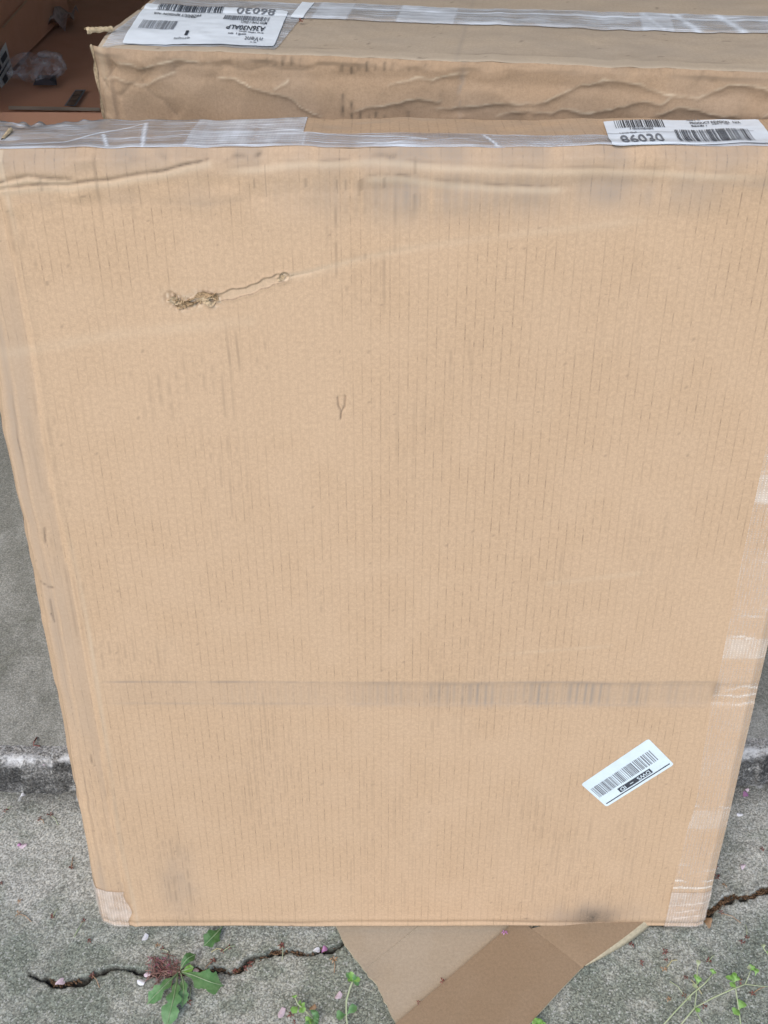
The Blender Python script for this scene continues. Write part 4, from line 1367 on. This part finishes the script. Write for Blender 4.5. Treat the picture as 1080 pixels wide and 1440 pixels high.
M_leaf = mat_leaf('weed_leaf', (0.085, 0.205, 0.070), (0.150, 0.290, 0.120))
M_leaf_dark = mat_leaf('weed_leaf_dark', (0.050, 0.130, 0.038), (0.085, 0.19, 0.06))
M_leaf_young = mat_leaf('young_leaf', (0.16, 0.33, 0.060), (0.26, 0.45, 0.13))
M_rib = mat_leaf('leaf_rib', (0.24, 0.34, 0.17), (0.30, 0.36, 0.22))
M_stem = mat_leaf('pale_stem', (0.36, 0.43, 0.23), (0.44, 0.47, 0.30))
M_bract = mat_leaf('dried_bract', (0.160, 0.042, 0.034), (0.235, 0.085, 0.055))
M_bract_tan = mat_leaf('dried_bract_tan', (0.36, 0.21, 0.11), (0.42, 0.27, 0.16))
M_straw = mat_leaf('straw', (0.46, 0.42, 0.23), (0.52, 0.47, 0.29))
M_pink = mat_leaf('pink_petal', (0.60, 0.46, 0.52), (0.70, 0.58, 0.63))
M_white = mat_leaf('white_petal', (0.70, 0.70, 0.74), (0.78, 0.78, 0.80))
M_purple = mat_leaf('purple_petal', (0.38, 0.13, 0.34), (0.55, 0.28, 0.48))
M_root = mat_leaf('weed_crown', (0.20, 0.13, 0.10), (0.28, 0.20, 0.14))


def G3(x, y, z=0.0):
    return on_z(x, y, z)


def leaf_vf(path, width, lobes=0.0, nl=5, seed=0, n=26, cup=0.15):
    """blade along a 3D path; width profile with toothed, backward-pointing lobes"""
    P = np.array(path, float); tt = np.linspace(0, 1, len(P)); tq = np.linspace(0, 1, n)
    C = np.stack([np.interp(tq, tt, P[:, k]) for k in range(3)], -1)
    for _ in range(2): C[1:-1] = (C[:-2] + 2 * C[1:-1] + C[2:]) / 4
    r = random.Random(seed); V = []
    for i in range(n):
        t = C[min(i + 1, n - 1)] - C[max(i - 1, 0)]; t /= np.linalg.norm(t)
        s = np.cross(t, (0, 0, 1)); s /= np.linalg.norm(s) + 1e-9; up = np.cross(s, t)
        f = tq[i]
        prof = (0.14 + 0.86 * sstep(0.12, 0.6, f)) * (1 - sstep(0.78, 1.0, f) * 0.93)
        wl = width * prof * (1 - lobes * (0.5 + 0.5 * math.sin(f * nl * 2 * math.pi + 0.5)) * (1 - sstep(0.62, 0.85, f))) * r.uniform(0.9, 1.1)
        wr = width * prof * (1 - lobes * (0.5 + 0.5 * math.sin(f * nl * 2 * math.pi + 1.4)) * (1 - sstep(0.62, 0.85, f))) * r.uniform(0.9, 1.1)
        lag = t * width * 0.35 * lobes
        for q, w in ((-1, wl), (-0.5, wl), (0, 0), (0.5, wr), (1, wr)):
            V.append(C[i] + s * w * q + up * (cup * abs(q) * w + r.uniform(-1, 1) * 0.0004) - lag * abs(q))
    return np.array(V), grid_faces(n, 5), C


def bract_vf(c, size, ang, seed, n=4):
    """a little star of dried bracts"""
    r = random.Random(seed); V = []; F = []
    for k in range(n):
        a = ang + 2 * math.pi * k / n + r.uniform(-0.5, 0.5); L_ = size * r.uniform(0.55, 1.1); w = size * 0.16
        d = np.array([math.cos(a), math.sin(a), 0]); s = np.array([-d[1], d[0], 0])
        i = len(V); z = r.uniform(0.2, 0.7) * size
        V += [c, c + d * L_ * 0.5 + s * w + (0, 0, z), c + d * L_ + (0, 0, z * 0.4), c + d * L_ * 0.5 - s * w + (0, 0, z)]
        F.append((i, i + 1, i + 2, i + 3))
    return V, F


def add_bract(x, y, size=0.006, stem=None, seed=0, tan=False, label=None):
    c = G3(x, y, 0.0012)
    V, F = bract_vf(np.array(c), size, seed * 1.3, seed, 5)
    root = empty('dried_blossom', tuple(c)); 
    mesh('bract', V, F, M_bract_tan if tan else M_bract, root)
    if stem:
        e = G3(stem[0], stem[1], 0.001); m = (np.array(c) + np.array(e)) / 2 + np.array([0.001, 0.001, 0.003])
        V2, F2 = tube([c, m, e], 0.00055, 4)
        mesh('stalk', V2, F2, M_bract_tan if tan or seed % 2 else M_stem, root)
    tag(root, label or 'small dried reddish blossom stalk lying on the concrete', 'fallen blossom', 'dried blossom bits scattered on the concrete')
    return root


def add_petal(x, y, w, h, ang, mat, name, label, group=None, z=0.001, seed=0):
    w *= 0.85; h *= 0.8
    c = np.array(G3(x, y, z)); V = [c + (0, 0, 0.0025)]; F = []; n = 12
    for ring, rf in ((0, 0.55), (1, 1.0)):
        for k in range(n):
            a = 2 * math.pi * k / n
            px_, py_ = math.cos(a) * w * rf * (1 - 0.18 * (k % 12 == 0)), math.sin(a) * h * rf * (1 + 0.35 * math.cos(a)) * (1 + 0.2 * math.sin(a * 3 + seed))
            X = px_ * math.cos(ang) - py_ * math.sin(ang); Y = px_ * math.sin(ang) + py_ * math.cos(ang)
            V.append(c + (X, Y, 0.0022 - 0.002 * rf + 0.0016 * math.sin(a * 2 + seed) * rf + 0.0012))
    for k in range(n): F.append((0, 1 + k, 1 + (k + 1) % n))
    for k in range(n): F.append((1 + k, 1 + n + k, 1 + n + (k + 1) % n, 1 + (k + 1) % n))
    o = mesh(name, V, F, mat, None, True)
    tag(o, label, 'petal', group); return o


# the dandelion-like rosette in the crack
w1 = G3(252, 1366, 0.004)
weed = empty('rosette_weed', (w1[0], w1[1], 0.0))
tag(weed, 'green toothed-leaf rosette weed rooted in the crack at lower left', 'weed')
def leaf(root, pts, width, lobes, nl, seed, mat=M_leaf, name='leaf', cup=0.2, ribbed=True):
    V, F, C = leaf_vf([G3(*p) for p in pts], width, lobes, nl, seed, cup=cup)
    o = mesh(name, V, F, mat, root, True)
    if ribbed:
        V2, F2 = tube(C[::3] + np.array([0, 0, 0.0006]), np.linspace(0.0010, 0.0004, len(C[::3])), 4)
        mesh('midrib', V2, F2, M_rib, o)
    return o
leaf(weed, [(252, 1367, .006), (242, 1376, .016), (228, 1390, .02), (216, 1402, .016), (206, 1413, .008)], 0.0105, 0.55, 4, 1)
leaf(weed, [(250, 1368, .006), (248, 1385, .018), (244, 1405, .022), (239, 1425, .018), (233, 1452, .008)], 0.0115, 0.5, 5, 2)
leaf(weed, [(254, 1368, .006), (257, 1378, .014), (259, 1392, .016), (257, 1405, .012), (256, 1418, .006)], 0.0075, 0.5, 4, 3)
leaf(weed, [(255, 1367, .006), (270, 1371, .014), (285, 1377, .02), (300, 1383, .018), (315, 1386, .010)], 0.0150, 0.35, 3, 4, M_leaf, 'leaf', 0.1)
leaf(weed, [(253, 1366, .006), (258, 1355, .014), (264, 1348, .018), (276, 1342, .014)], 0.0070, 0.15, 2, 5, M_leaf_dark)
leaf(weed, [(254, 1366, .006), (262, 1364, .010), (273, 1360, .010)], 0.0050, 0.1, 2, 6, M_leaf_young)
V, F = tube([G3(252, 1367, -0.004), G3(253, 1366, 0.004), G3(252, 1367, 0.012)], [0.004, 0.0035, 0.001], 6)
mesh('crown', V, F, M_root, weed)
# leaf lying half under the carton
lf = empty('leaf_blade', tuple(G3(300, 1322, 0)))
tag(lf, 'single dark green leaf sticking out under the front carton edge', 'leaf')
leaf(lf, [(312, 1304, .006), (305, 1312, .010), (297, 1320, .010), (286, 1331, .004)], 0.0120, 0.3, 3, 8, M_leaf_dark, 'blade')
# heap of dried blossom caught by the rosette
r = random.Random(12)
heap = empty('blossom_heap', tuple(G3(232, 1362, 0)))
tag(heap, 'heap of dried reddish blossom stalks caught beside the rosette weed', 'blossom heap')
V = []; F = []
for k in range(85):
    x, y = 229 + r.gauss(0, 12), 1363 + r.gauss(0, 8) - 0.15 * 0
    z = abs(r.gauss(0, 0.004)) + 0.001
    c = np.array(G3(x, y, z)); a = r.uniform(0, 6.28); L_ = r.uniform(0.004, 0.011)
    d = np.array([math.cos(a), math.sin(a), r.uniform(-0.3, 0.5)]) * L_
    v_, f_ = tube([c - d, c + (0, 0, 0.001), c + d], [0.0004, 0.0007, 0.0004], 3)
    i = len(V); V += v_; F += [tuple(q + i for q in f) for f in f_]
mesh('stalks', V, F, mat_leaf('heap_stalk', (0.23, 0.105, 0.095), (0.34, 0.20, 0.165)), heap)
V = []; F = []
for k in range(16):
    c = np.array(G3(228 + r.gauss(0, 12), 1362 + r.gauss(0, 8), abs(r.gauss(0.003, 0.003)) + 0.002))
    v_, f_ = bract_vf(c, r.uniform(0.003, 0.006), r.uniform(0, 6), k, 4)
    i = len(V); V += v_; F += [tuple(q + i for q in f) for f in f_]
mesh('bracts', V, F, mat_leaf('bract_magenta', (0.22, 0.06, 0.10), (0.33, 0.14, 0.17)), heap)

# petals that can be told apart
add_petal(204, 1319, 0.007, 0.0045, 1.1, M_white, 'petal', 'white petal lying below the lower left corner of the front carton', seed=1)
add_petal(199, 1382, 0.007, 0.005, -0.3, M_white, 'petal', 'white petal left of the rosette weed', seed=2)
add_petal(208, 1371, 0.006, 0.004, 0.4, M_pink, 'petal', 'pale pink petal at the left tip of the blossom heap', seed=3)
add_petal(275, 1367, 0.006, 0.004, 0.9, M_pink, 'petal', 'pink petal beside the broad right leaf of the rosette weed', seed=4)
add_petal(445, 1337, 0.006, 0.004, 0.1, M_white, 'petal', 'white petal in the crack near the flattened cardboard', seed=5)
add_petal(456, 1336, 0.006, 0.004, 1.0, M_purple, 'petal', 'purple petal in the crack near the flattened cardboard', seed=6)
add_petal(476, 1401, 0.007, 0.0045, 0.8, M_pink, 'petal', 'pale pink petal left of the tall two-leaf weed', seed=7)
add_petal(396, 1425, 0.009, 0.005, 1.2, M_pink, 'petal', 'pink petal near the bottom edge left of the small weeds', seed=8)
add_petal(33, 1190, 0.007, 0.0045, 0.7, M_pink, 'petal', 'pinkish petal left of the carton on bare concrete', seed=9)
add_petal(28, 1189, 0.004, 0.003, 0.2, M_purple, 'petal', 'dark purple petal scrap left of the carton on bare concrete', seed=10)
add_petal(85, 1382, 0.008, 0.005, 0.3, M_pink, 'petal', 'pink petal lodged in the left end of the crack', seed=11)
add_petal(32, 1119, 0.005, 0.004, 0.9, M_white, 'petal', 'white petal below the dark slab edge at far left', seed=12)
add_petal(1048, 1118, 0.006, 0.005, 1.1, M_purple, 'petal', 'bright purple petal below the slab edge at far right', seed=13)
add_petal(1050, 1111, 0.004, 0.004, 0.2, M_pink, 'petal', 'small pink petal touching the bright purple petal at far right', seed=14)
add_petal(1040, 1146, 0.006, 0.004, 0.1, M_white, 'petal', 'white petal right of the front carton above the right crack', seed=15)
add_petal(1044, 1219, 0.006, 0.004, 1.0, M_pink, 'petal', 'pale pink petal right of the front carton just above the crack', seed=16)
add_petal(62, 1076, 0.004, 0.003, 0.3, M_pink, 'petal', 'tiny pink petal on the dark slab edge at left', z=0.05, seed=17)

# dried blossom bits: star of bracts with a stalk
bits = [(8, 1140, (18, 1134)), (56, 1152, (62, 1158)), (71, 1146, (82, 1160)), (100, 1220, (102, 1206)), (74, 1290, (81, 1278)), (26, 1285, (44, 1296)), (118, 1295, (104, 1318)), (130, 1372, (140, 1389)),
        (2, 1243, None), (126, 1323, None), (228, 1335, (240, 1344)), (222, 1330, None), (266, 1410, (268, 1388)), (300, 1352, (288, 1362)), (313, 1338, (330, 1330)), (322, 1333, None), (397, 1330, (397, 1350)), (470, 1350, (470, 1368)),
        (396, 1330, None), (330, 1366, None), (410, 1427, None), (414, 1438, None), (1008, 1234, None), (1018, 1245, None), (1006, 1219, None), (1014, 1284, (1042, 1298)), (1050, 1319, (1048, 1300)), (935, 1340, None), (937, 1350, None), (934, 1364, None),
        (888, 1328, None), (902, 1354, None), (996, 1352, (1005, 1343)), (964, 1375, None), (962, 1400, (942, 1380)), (940, 1406, None), (1040, 1380, None), (1057, 1398, (1075, 1388)), (990, 1415, None), (1072, 1195, None), (1044, 1326, None), (27, 1268, None), (345, 1362, None), (352, 1356, None)]
ORD = ['leftmost', 'second from left', 'third from left', 'fourth from left', 'fifth from left', 'sixth from left', 'seventh from left', 'eighth from left', 'ninth from left', 'tenth from left', 'eleventh from left', 'twelfth from left', 'thirteenth from left', 'fourteenth from left', 'fifteenth from left', 'sixteenth from left']
def where(x, y):
    if x < 140 and y < 1240: return 'on concrete left of the front carton'
    if x < 140: return 'near the left end of the crack'
    if x < 300: return 'around the rosette weed'
    if x < 480: return 'between rosette weed and flattened cardboard'
    if y < 1300: return 'right of the front carton beside the crack'
    return 'right of the flattened cardboard'
kinds = []
for k, (x, y, st) in enumerate(bits):
    kinds.append((('tan' if k % 6 == 5 else 'reddish') + ' dried blossom ' + ('with stalk' if st else 'without stalk'), where(x, y), x, k))
for k, (x, y, st) in enumerate(bits):
    kd = kinds[k]
    same = sorted(q_[2:] for q_ in kinds if q_[:2] == kd[:2])
    n_ = same.index((x, k))
    lab = kd[0] + ' ' + kd[1] + ((', ' + ORD[n_]) if len(same) > 1 else '')
    zb_ = 0.012 if (x, y) == (620, 1382) else 0.0012
    add_bract(x, y, 0.0045 + 0.0025 * random.random(), st, k, k % 6 == 5, lab)

# crumbs packed into the cracks
def crumbs(name, line, n, seed, spread, label):
    rr = random.Random(seed); V = []; F = []
    for k in range(n):
        f = rr.uniform(0, len(line) - 1.001); i0 = int(f); g = f - i0
        x = line[i0][0] * (1 - g) + line[i0 + 1][0] * g; y = line[i0][1] * (1 - g) + line[i0 + 1][1] * g
        c = np.array(G3(x + rr.gauss(0, spread), y + rr.gauss(0, spread), -0.004 + rr.uniform(0, 0.004)))
        a = rr.uniform(0, 6.28); d = np.array([math.cos(a), math.sin(a), rr.uniform(-.3, .3)]) * rr.uniform(0.001, 0.004)
        v_, f_ = tube([c - d, c + d], rr.uniform(0.0005, 0.0012), 4)
        i = len(V); V += v_; F += [tuple(q + i for q in ff) for ff in f_]
    o = mesh(name, V, F, mat_plain(name + '_material', (0.10, 0.06, 0.035), 0.95, 0.1, 0.7, 300))
    tag(o, label, 'crack debris', kind='stuff')


crumbs('crack_debris', [(985, 1288), (1000, 1281), (1016, 1268), (1030, 1261), (1055, 1262), (1080, 1251)], 150, 5, 2.0, 'brown crumbs packed in the crack right of the front carton')
crumbs('crack_debris', [(275, 1364), (300, 1362), (325, 1367), (338, 1363), (385, 1340), (410, 1338), (424, 1343), (470, 1333)], 110, 6, 1.4, 'brown crumbs packed in the crack between rosette weed and flattened cardboard')
crumbs('crack_debris', [(72, 1381), (90, 1384), (118, 1379)], 50, 7, 1.6, 'brown crumbs packed in the left end of the crack')

# stalks of straw
for k, (a, b, lb) in enumerate((((972, 1378), (987, 1398), 'pale straw lying right of the flattened cardboard'), ((297, 1339), (313, 1335), 'short yellow straw below the front carton, right of the single leaf'),
                                ((938, 1360), (952, 1350), 'short curved straw beside the dried stalk under the right corner tape'))):
    A_ = np.array(G3(*a, 0.0015)); B_ = np.array(G3(*b, 0.0015)); m = (A_ + B_) / 2 + np.array([0, 0.001 * (k + 1), 0.002])
    V, F = tube([A_, m, B_], 0.0008, 5)
    tag(mesh('straw', V, F, M_straw), lb, 'straw')


# upright little weeds
def small_leaf(root, base, tip, width, mat=M_leaf_young, seed=0):
    b = np.array(base); t = np.array(tip); m = (b + t) / 2 + np.array([0, 0, 0.0025])
    V, F, C = leaf_vf([b, m, t], width, 0.0, 1, seed, 10, 0.25)
    mesh('leaf', V, F, mat, root, True)


def stem(root, pts, r=0.0009, mat=M_stem):
    P = [np.array(G3(*p)) for p in pts]
    V, F = tube(P, r, 5)
    mesh('stem', V, F, mat, root, True)


w = empty('seedling', tuple(G3(489, 1455, 0))); tag(w, 'tall two-leaf weed with green top beside the flattened cardboard', 'weed')
stem(w, [(490, 1450, .002), (487, 1430, .010), (487, 1408, .022), (492, 1390, .036), (496, 1380, .045)], 0.0012)
b = G3(487, 1427, .012)
small_leaf(w, b, G3(502, 1415, .016), 0.0055, M_leaf, 1); small_leaf(w, b, G3(473, 1431, .014), 0.0060, M_leaf, 2)
b = np.array(G3(496, 1381, .044))
for k, (x, y, z) in enumerate(((487, 1368, .050), (493, 1366, .054), (500, 1371, .052), (507, 1377, .048), (505, 1385, .044), (489, 1376, .048))):
    small_leaf(w, b, G3(x, y, z), 0.0034, M_leaf_young if k % 2 else M_leaf, 10 + k)

w = empty('seedling', tuple(G3(425, 1440, 0))); tag(w, 'low bright green sprig left of the tall two-leaf weed', 'weed')
stem(w, [(446, 1450, .002), (440, 1432, .008), (428, 1420, .012), (419, 1412, .018), (415, 1403, .022)], 0.0009)
for k, (bx, by, tx, ty, wd) in enumerate(((419, 1415, 411, 1425, .0045), (421, 1416, 428, 1417, .0055), (422, 1416, 427, 1424, .0045), (415, 1405, 414, 1400, .003), (419, 1413, 424, 1411, .0035), (440, 1434, 430, 1438, .006), (440, 1432, 449, 1430, .006), (441, 1434, 436, 1446, .007), (440, 1430, 442, 1420, .004), (438, 1436, 447, 1440, .005))):
    small_leaf(w, G3(bx, by, .012), G3(tx, ty, .014), wd, M_leaf_young if k < 6 else M_leaf, k)
b_ = add_petal(440, 1418, 0.006, 0.004, 0.6, M_bract_tan, 'dried_leaf', 'curled tan dried leaf above the low bright green sprig', seed=20); b_['category'] = 'dried leaf'

w = empty('straggling_weed', tuple(G3(960, 1450, 0))); tag(w, 'thin straggling weed with long bare stems at lower right', 'weed')
stem(w, [(925, 1450, .004), (950, 1422, .014), (974, 1397, .022), (990, 1384, .028), (1002, 1370, .034)], 0.0009)
stem(w, [(950, 1450, .002), (977, 1417, .012), (1005, 1402, .020), (1030, 1391, .028), (1048, 1384, .034)], 0.0009)
stem(w, [(977, 1417, .012), (979, 1400, .018), (980, 1380, .024), (981, 1360, .034)], 0.0007)
stem(w, [(977, 1420, .010), (984, 1432, .006), (990, 1442, .003)], 0.0006)
stem(w, [(1048, 1384, .034), (1053, 1372, .038), (1056, 1364, .042)], 0.0006)
stem(w, [(1048, 1384, .034), (1064, 1386, .034), (1085, 1388, .034)], 0.0006)
for k, (bx, by, bz, tx, ty, wd) in enumerate(((981, 1361, .034, 982, 1350, .0028), (980, 1382, .024, 978, 1370, .0030), (981, 1384, .024, 984, 1374, .0030), (980, 1392, .02, 974, 1384, .003), (1002, 1370, .034, 1006, 1366, .0028), (1002, 1370, .034, 1000, 1362, .0026),
                                              (1056, 1364, .042, 1051, 1360, .0030), (1056, 1364, .042, 1058, 1357, .0036), (1056, 1365, .042, 1062, 1362, .0030), (972, 1408, .016, 966, 1402, .004), (977, 1417, .012, 983, 1424, .003), (1062, 1372, .03, 1064, 1362, .003))):
    small_leaf(w, G3(bx, by, bz), G3(tx, ty, bz + .003), wd, M_leaf_young if k % 3 else M_stem, 30 + k)

w = empty('seedling', tuple(G3(1041, 1440, 0))); tag(w, 'slender leafy seedling right of the straggling weed stems', 'weed')
stem(w, [(1043, 1448, .002), (1039, 1420, .010), (1036, 1400, .018), (1033, 1380, .028)], 0.0009)
for k, (bx, by, bz, tx, ty, wd) in enumerate(((1039, 1420, .010, 1045, 1408, .0055), (1039, 1420, .010, 1032, 1426, .0055), (1033, 1382, .028, 1028, 1388, .0040), (1033, 1381, .028, 1030, 1370, .0040), (1033, 1381, .028, 1038, 1373, .0042), (1033, 1380, .03, 1032, 1367, .003), (1033, 1382, .028, 1020, 1373, .003))):
    small_leaf(w, G3(bx, by, bz), G3(tx, ty, bz + .003), wd, M_leaf_young, 50 + k)
w = empty('seedling', tuple(G3(1076, 1350, 0))); tag(w, 'faint pale seedling at the right edge above the straggling weed', 'weed')
stem(w, [(1090, 1352, .002), (1080, 1342, .012), (1074, 1334, .02)], 0.0008)
small_leaf(w, G3(1074, 1335, .02), G3(1072, 1328, .022), 0.003, M_stem, 61); small_leaf(w, G3(1078, 1340, .014), G3(1086, 1336, .018), 0.003, M_leaf_young, 62)
w = empty('seedling', tuple(G3(757, 1442, 0))); tag(w, 'tuft of small green leaves at the right edge of the flattened cardboard', 'weed')
stem(w, [(762, 1450, .002), (757, 1440, .008)], 0.0009)
for k, (tx, ty) in enumerate(((750, 1434), (758, 1432), (764, 1436), (748, 1441), (768, 1443))):
    small_leaf(w, G3(757, 1441, .008), G3(tx, ty, .012), 0.0036, M_leaf_young, 70 + k)

# crumbs of blossom caught on the cartons
def on_panel_bit(panel, x, y, label, mat, size, seed):
    u, v = panel.px(x, y)
    c = panel.pos(np.array([u]), np.array([v]), 0.003)[0]
    V, F = bract_vf(c, size, seed, seed, 5)
    o = mesh('dried_blossom', V, F, mat)
    tag(o, label, 'fallen blossom')
on_panel_bit(TB, 424, 34, 'dark red dried blossom on top of the rear carton, right of its label', M_bract, 0.006, 3)
c = np.array(G3(709, 1312, 0.0125)); V, F = bract_vf(c, 0.007, 0.5, 9, 5)
tag(mesh('dried_blossom', V, F, M_purple), 'purple dried blossom on the flattened cardboard at the front carton edge', 'fallen blossom')
c = np.array(G3(622, 1381, 0.0125)); V, F = bract_vf(c, 0.006, 0.9, 10, 5)
tag(mesh('dried_blossom', V, F, M_bract), 'reddish dried blossom on the fold of the flattened cardboard', 'fallen blossom')
c = np.array(G3(588, 1410, 0.0125)); V, F = bract_vf(c, 0.004, 0.2, 11, 5)
tag(mesh('dried_blossom', V, F, M_bract), 'dark dried speck low on the fold of the flattened cardboard', 'fallen blossom')
add_petal(996, 1298, 0.010, 0.006, 1.3, M_bract_tan, 'dried_leaf', 'curled tan dried leaf at the lower right corner of the front carton', seed=22)['category'] = 'dried leaf'
V, F = tube([G3(52, 1037, SLAB + .002), G3(48, 1043, SLAB + .008), G3(47, 1048, SLAB + .004), G3(56, 1049, SLAB + .002)], 0.0012, 5)
tag(mesh('twig', V, F, M_bract), 'small hooked dark twig on the garage slab above its white edge', 'twig')

# ------------------------------------------------------------------ things in the dim garage
LOWZ = CAM_Z - 0.98
low = empty('carton', (-0.9, 3.8, SLAB))
tag(low, 'large flat brown carton lying in the dim garage under a crumpled clear bag', 'carton')
def garbox(root, x0, x1, y0, y1, z0, z1, mat, nameset):
    quads = {'top_panel': [(x0, y0, z1), (x1, y0, z1), (x1, y1, z1), (x0, y1, z1)], 'front_panel': [(x0, y0, z0), (x1, y0, z0), (x1, y0, z1), (x0, y0, z1)],
             'side_panel': [(x1, y0, z0), (x1, y1, z0), (x1, y1, z1), (x1, y0, z1)], 'side_panel_': [(x0, y1, z0), (x0, y0, z0), (x0, y0, z1), (x0, y1, z1)],
             'back_panel': [(x1, y1, z0), (x0, y1, z0), (x0, y1, z1), (x1, y1, z1)], 'bottom_panel': [(x0, y1, z0), (x1, y1, z0), (x1, y0, z0), (x0, y0, z0)]}
    for k, q_ in quads.items():
        q_ = np.array(q_); n = 10
        a = np.linspace(0, 1, n); S, T = np.meshgrid(a, a, indexing='ij'); S = S[..., None]; T = T[..., None]
        P = q_[0] * (1 - S) * (1 - T) + q_[1] * S * (1 - T) + q_[2] * S * T + q_[3] * (1 - S) * T
        nn = np.cross(q_[1] - q_[0], q_[3] - q_[0]); nn = nn / np.linalg.norm(nn)
        e = np.minimum(np.minimum(S, 1 - S), np.minimum(T, 1 - T))
        P = P + nn * sstep(0, 0.3, e) * 0.008 * vnoise(S * 4 + x0 * 7, T * 4 + z0 * 5, 601)
        ln = (np.linalg.norm(q_[1] - q_[0]), np.linalg.norm(q_[3] - q_[0]))
        mesh(k.rstrip('_'), P.reshape(-1, 3), grid_faces(n, n), mat, root, True, np.stack([S[..., 0] * ln[0], T[..., 0] * ln[1]], -1).reshape(-1, 2), np.zeros((n * n, 3)))


garbox(low, -1.95, -0.25, 3.17, 5.2, SLAB + 0.004, LOWZ, M_card_dark, None)
def lowq(pts, z): return [on_z(x, y, z) for x, y in pts]
V = lowq([(90, 149), (106, 149), (121, 126), (106, 126)], LOWZ + 0.012)
mk = mesh('printed_panel', V, [(0, 1, 2, 3)], M_ink_soft, low)
V = lowq([(93, 148), (104, 148), (117, 127.5), (106, 127.5)], LOWZ + 0.014)
mesh('printed_text', V, [(0, 1, 2, 3)], mat_plain('print_wash', (0.11, 0.075, 0.055), 0.8, 0.2, 0.5, 60), mk)
# pale strip painted in for skylight on its front edge
V = lowq([(12, 154), (140, 156), (140, 151.5), (12, 149)], LOWZ + 0.011)
mesh('lit_edge_strip', V, [(0, 1, 2, 3)], mat_plain('lit_edge_tone', (0.40, 0.32, 0.25), 0.35, 0.5, 0.15, 12), low)

big = empty('carton', (-1.7, 3.7, LOWZ + 0.016))
tag(big, 'tall dark brown carton with a white label at the upper left edge', 'carton')
garbox(big, -2.15, -1.235, 2.95, 4.36, LOWZ + 0.016, LOWZ + 0.85, M_card_dark, None)
XR = -1.235 + 0.010
def side_pt(x, y, X=XR):
    return on_plane(x, y, np.array([X, 0, 0]), np.array([1.0, 0, 0]))
V = [side_pt(*p) for p in ((4, 128), (19, 103), (8, 59), (-14, 96))]
lb = mesh('shipping_label', V, [(0, 1, 2, 3)], mat_plain('old_label_paper', (0.62, 0.60, 0.58), 0.6, 0.3, 0.1, 30), big)
q = [np.array(p) for p in V]
def lq(a, b, c, d, off=0.004):
    f = lambda s, t: q[0] * (1 - s) * (1 - t) + q[1] * s * (1 - t) + q[2] * s * t + q[3] * (1 - s) * t + np.array([off, 0, 0])
    return [f(a, c), f(b, c), f(b, d), f(a, d)]
for a, b, c, d in ((.12, .4, .62, .9), (.5, .85, .66, .86), (.15, .9, .48, .54), (.2, .5, .12, .34), (.55, .9, .3, .36)):
    mesh('printed_text', lq(a, b, c, d), [(0, 1, 2, 3)], M_ink, lb)
V = [side_pt(*p) for p in ((1, 38), (3, 40), (37, 2), (35, 0))]
mesh('seam', [v + np.array([0.003, 0, 0]) for v in V], [(0, 1, 2, 3)], mat_plain('seam_edge', (0.42, 0.27, 0.17), 0.8, 0.2, 0.1, 20), big)


def mat_bag():
    t = NT('clear_bag_film')
    co = t.n('ShaderNodeTexCoord').outputs['Object']
    nrm = t.bump(t.noise(co, 45, 4), 0.9, 0.01)
    f = t.ramp(t.noise(co, 38, 4), 0.38, 0.72, 0.04, 0.45)
    p = t.principled((0.55, 0.53, 0.56), 0.18, nrm, 0.7)
    tr = t.n('ShaderNodeBsdfTransparent')
    m = t.n('ShaderNodeMixShader'); t.set(m.inputs[0], f); t.set(m.inputs[1], tr.outputs[0]); t.set(m.inputs[2], p)
    return t.done(m.outputs[0])


bc = np.array(on_z(60, 112, LOWZ + 0.012))
bag = empty('plastic_bag', tuple(bc)); tag(bag, 'crumpled clear plastic bag on the flat carton in the dim garage', 'plastic bag')
nA, nB = 40, 22
V = []
for i in range(nA):
    a = 2 * math.pi * i / (nA - 1)
    for j in range(nB):
        b = math.pi * j / (nB - 1)
        rr_ = 1 + 0.50 * float(vnoise(math.cos(a) * 2.2 + 5, math.sin(a) * 2.2 + b * 2.0, 701)) + 0.22 * float(vnoise(math.cos(a) * 5 + 9, math.sin(a) * 5 + b * 5, 702))
        V.append(bc + np.array([0.075 * rr_ * math.sin(b) * math.cos(a), 0.085 * rr_ * math.sin(b) * math.sin(a), 0.034 + 0.034 * rr_ * math.cos(b)]))
mesh('film', V, grid_faces(nA, nB), mat_bag(), bag, False)
V, F = box_vf(bc[0] - 0.01, bc[0] + 0.055, bc[1] - 0.075, bc[1] - 0.03, bc[2] + 0.004, bc[2] + 0.022)
V = [(x + 0.012 * math.sin(i * 2.1), y, z) for i, (x, y, z) in enumerate(V)]
mesh('dark_contents', V, F, mat_plain('dark_plastic', (0.02, 0.02, 0.028), 0.3, 0.5, 0.2, 40), bag)
sc = np.array(on_z(88, 36, LOWZ + 0.012))
V = []
for i in range(8):
    for j in range(8):
        V.append(sc + np.array([(i - 3.5) * 0.013 + 0.01 * float(vnoise(i * .9, j * .9, 711)), (j - 3.5) * 0.030, 0.035 + 0.035 * float(vnoise(i * .7 + 3, j * .7, 713))]))
tag(mesh('paper_scrap', V, grid_faces(8, 8), mat_plain('scrap_paper', (0.34, 0.25, 0.22), 0.7, 0.3, 0.3, 40), None, False), 'crumpled pinkish paper scrap beside the tall dark carton', 'paper scrap')
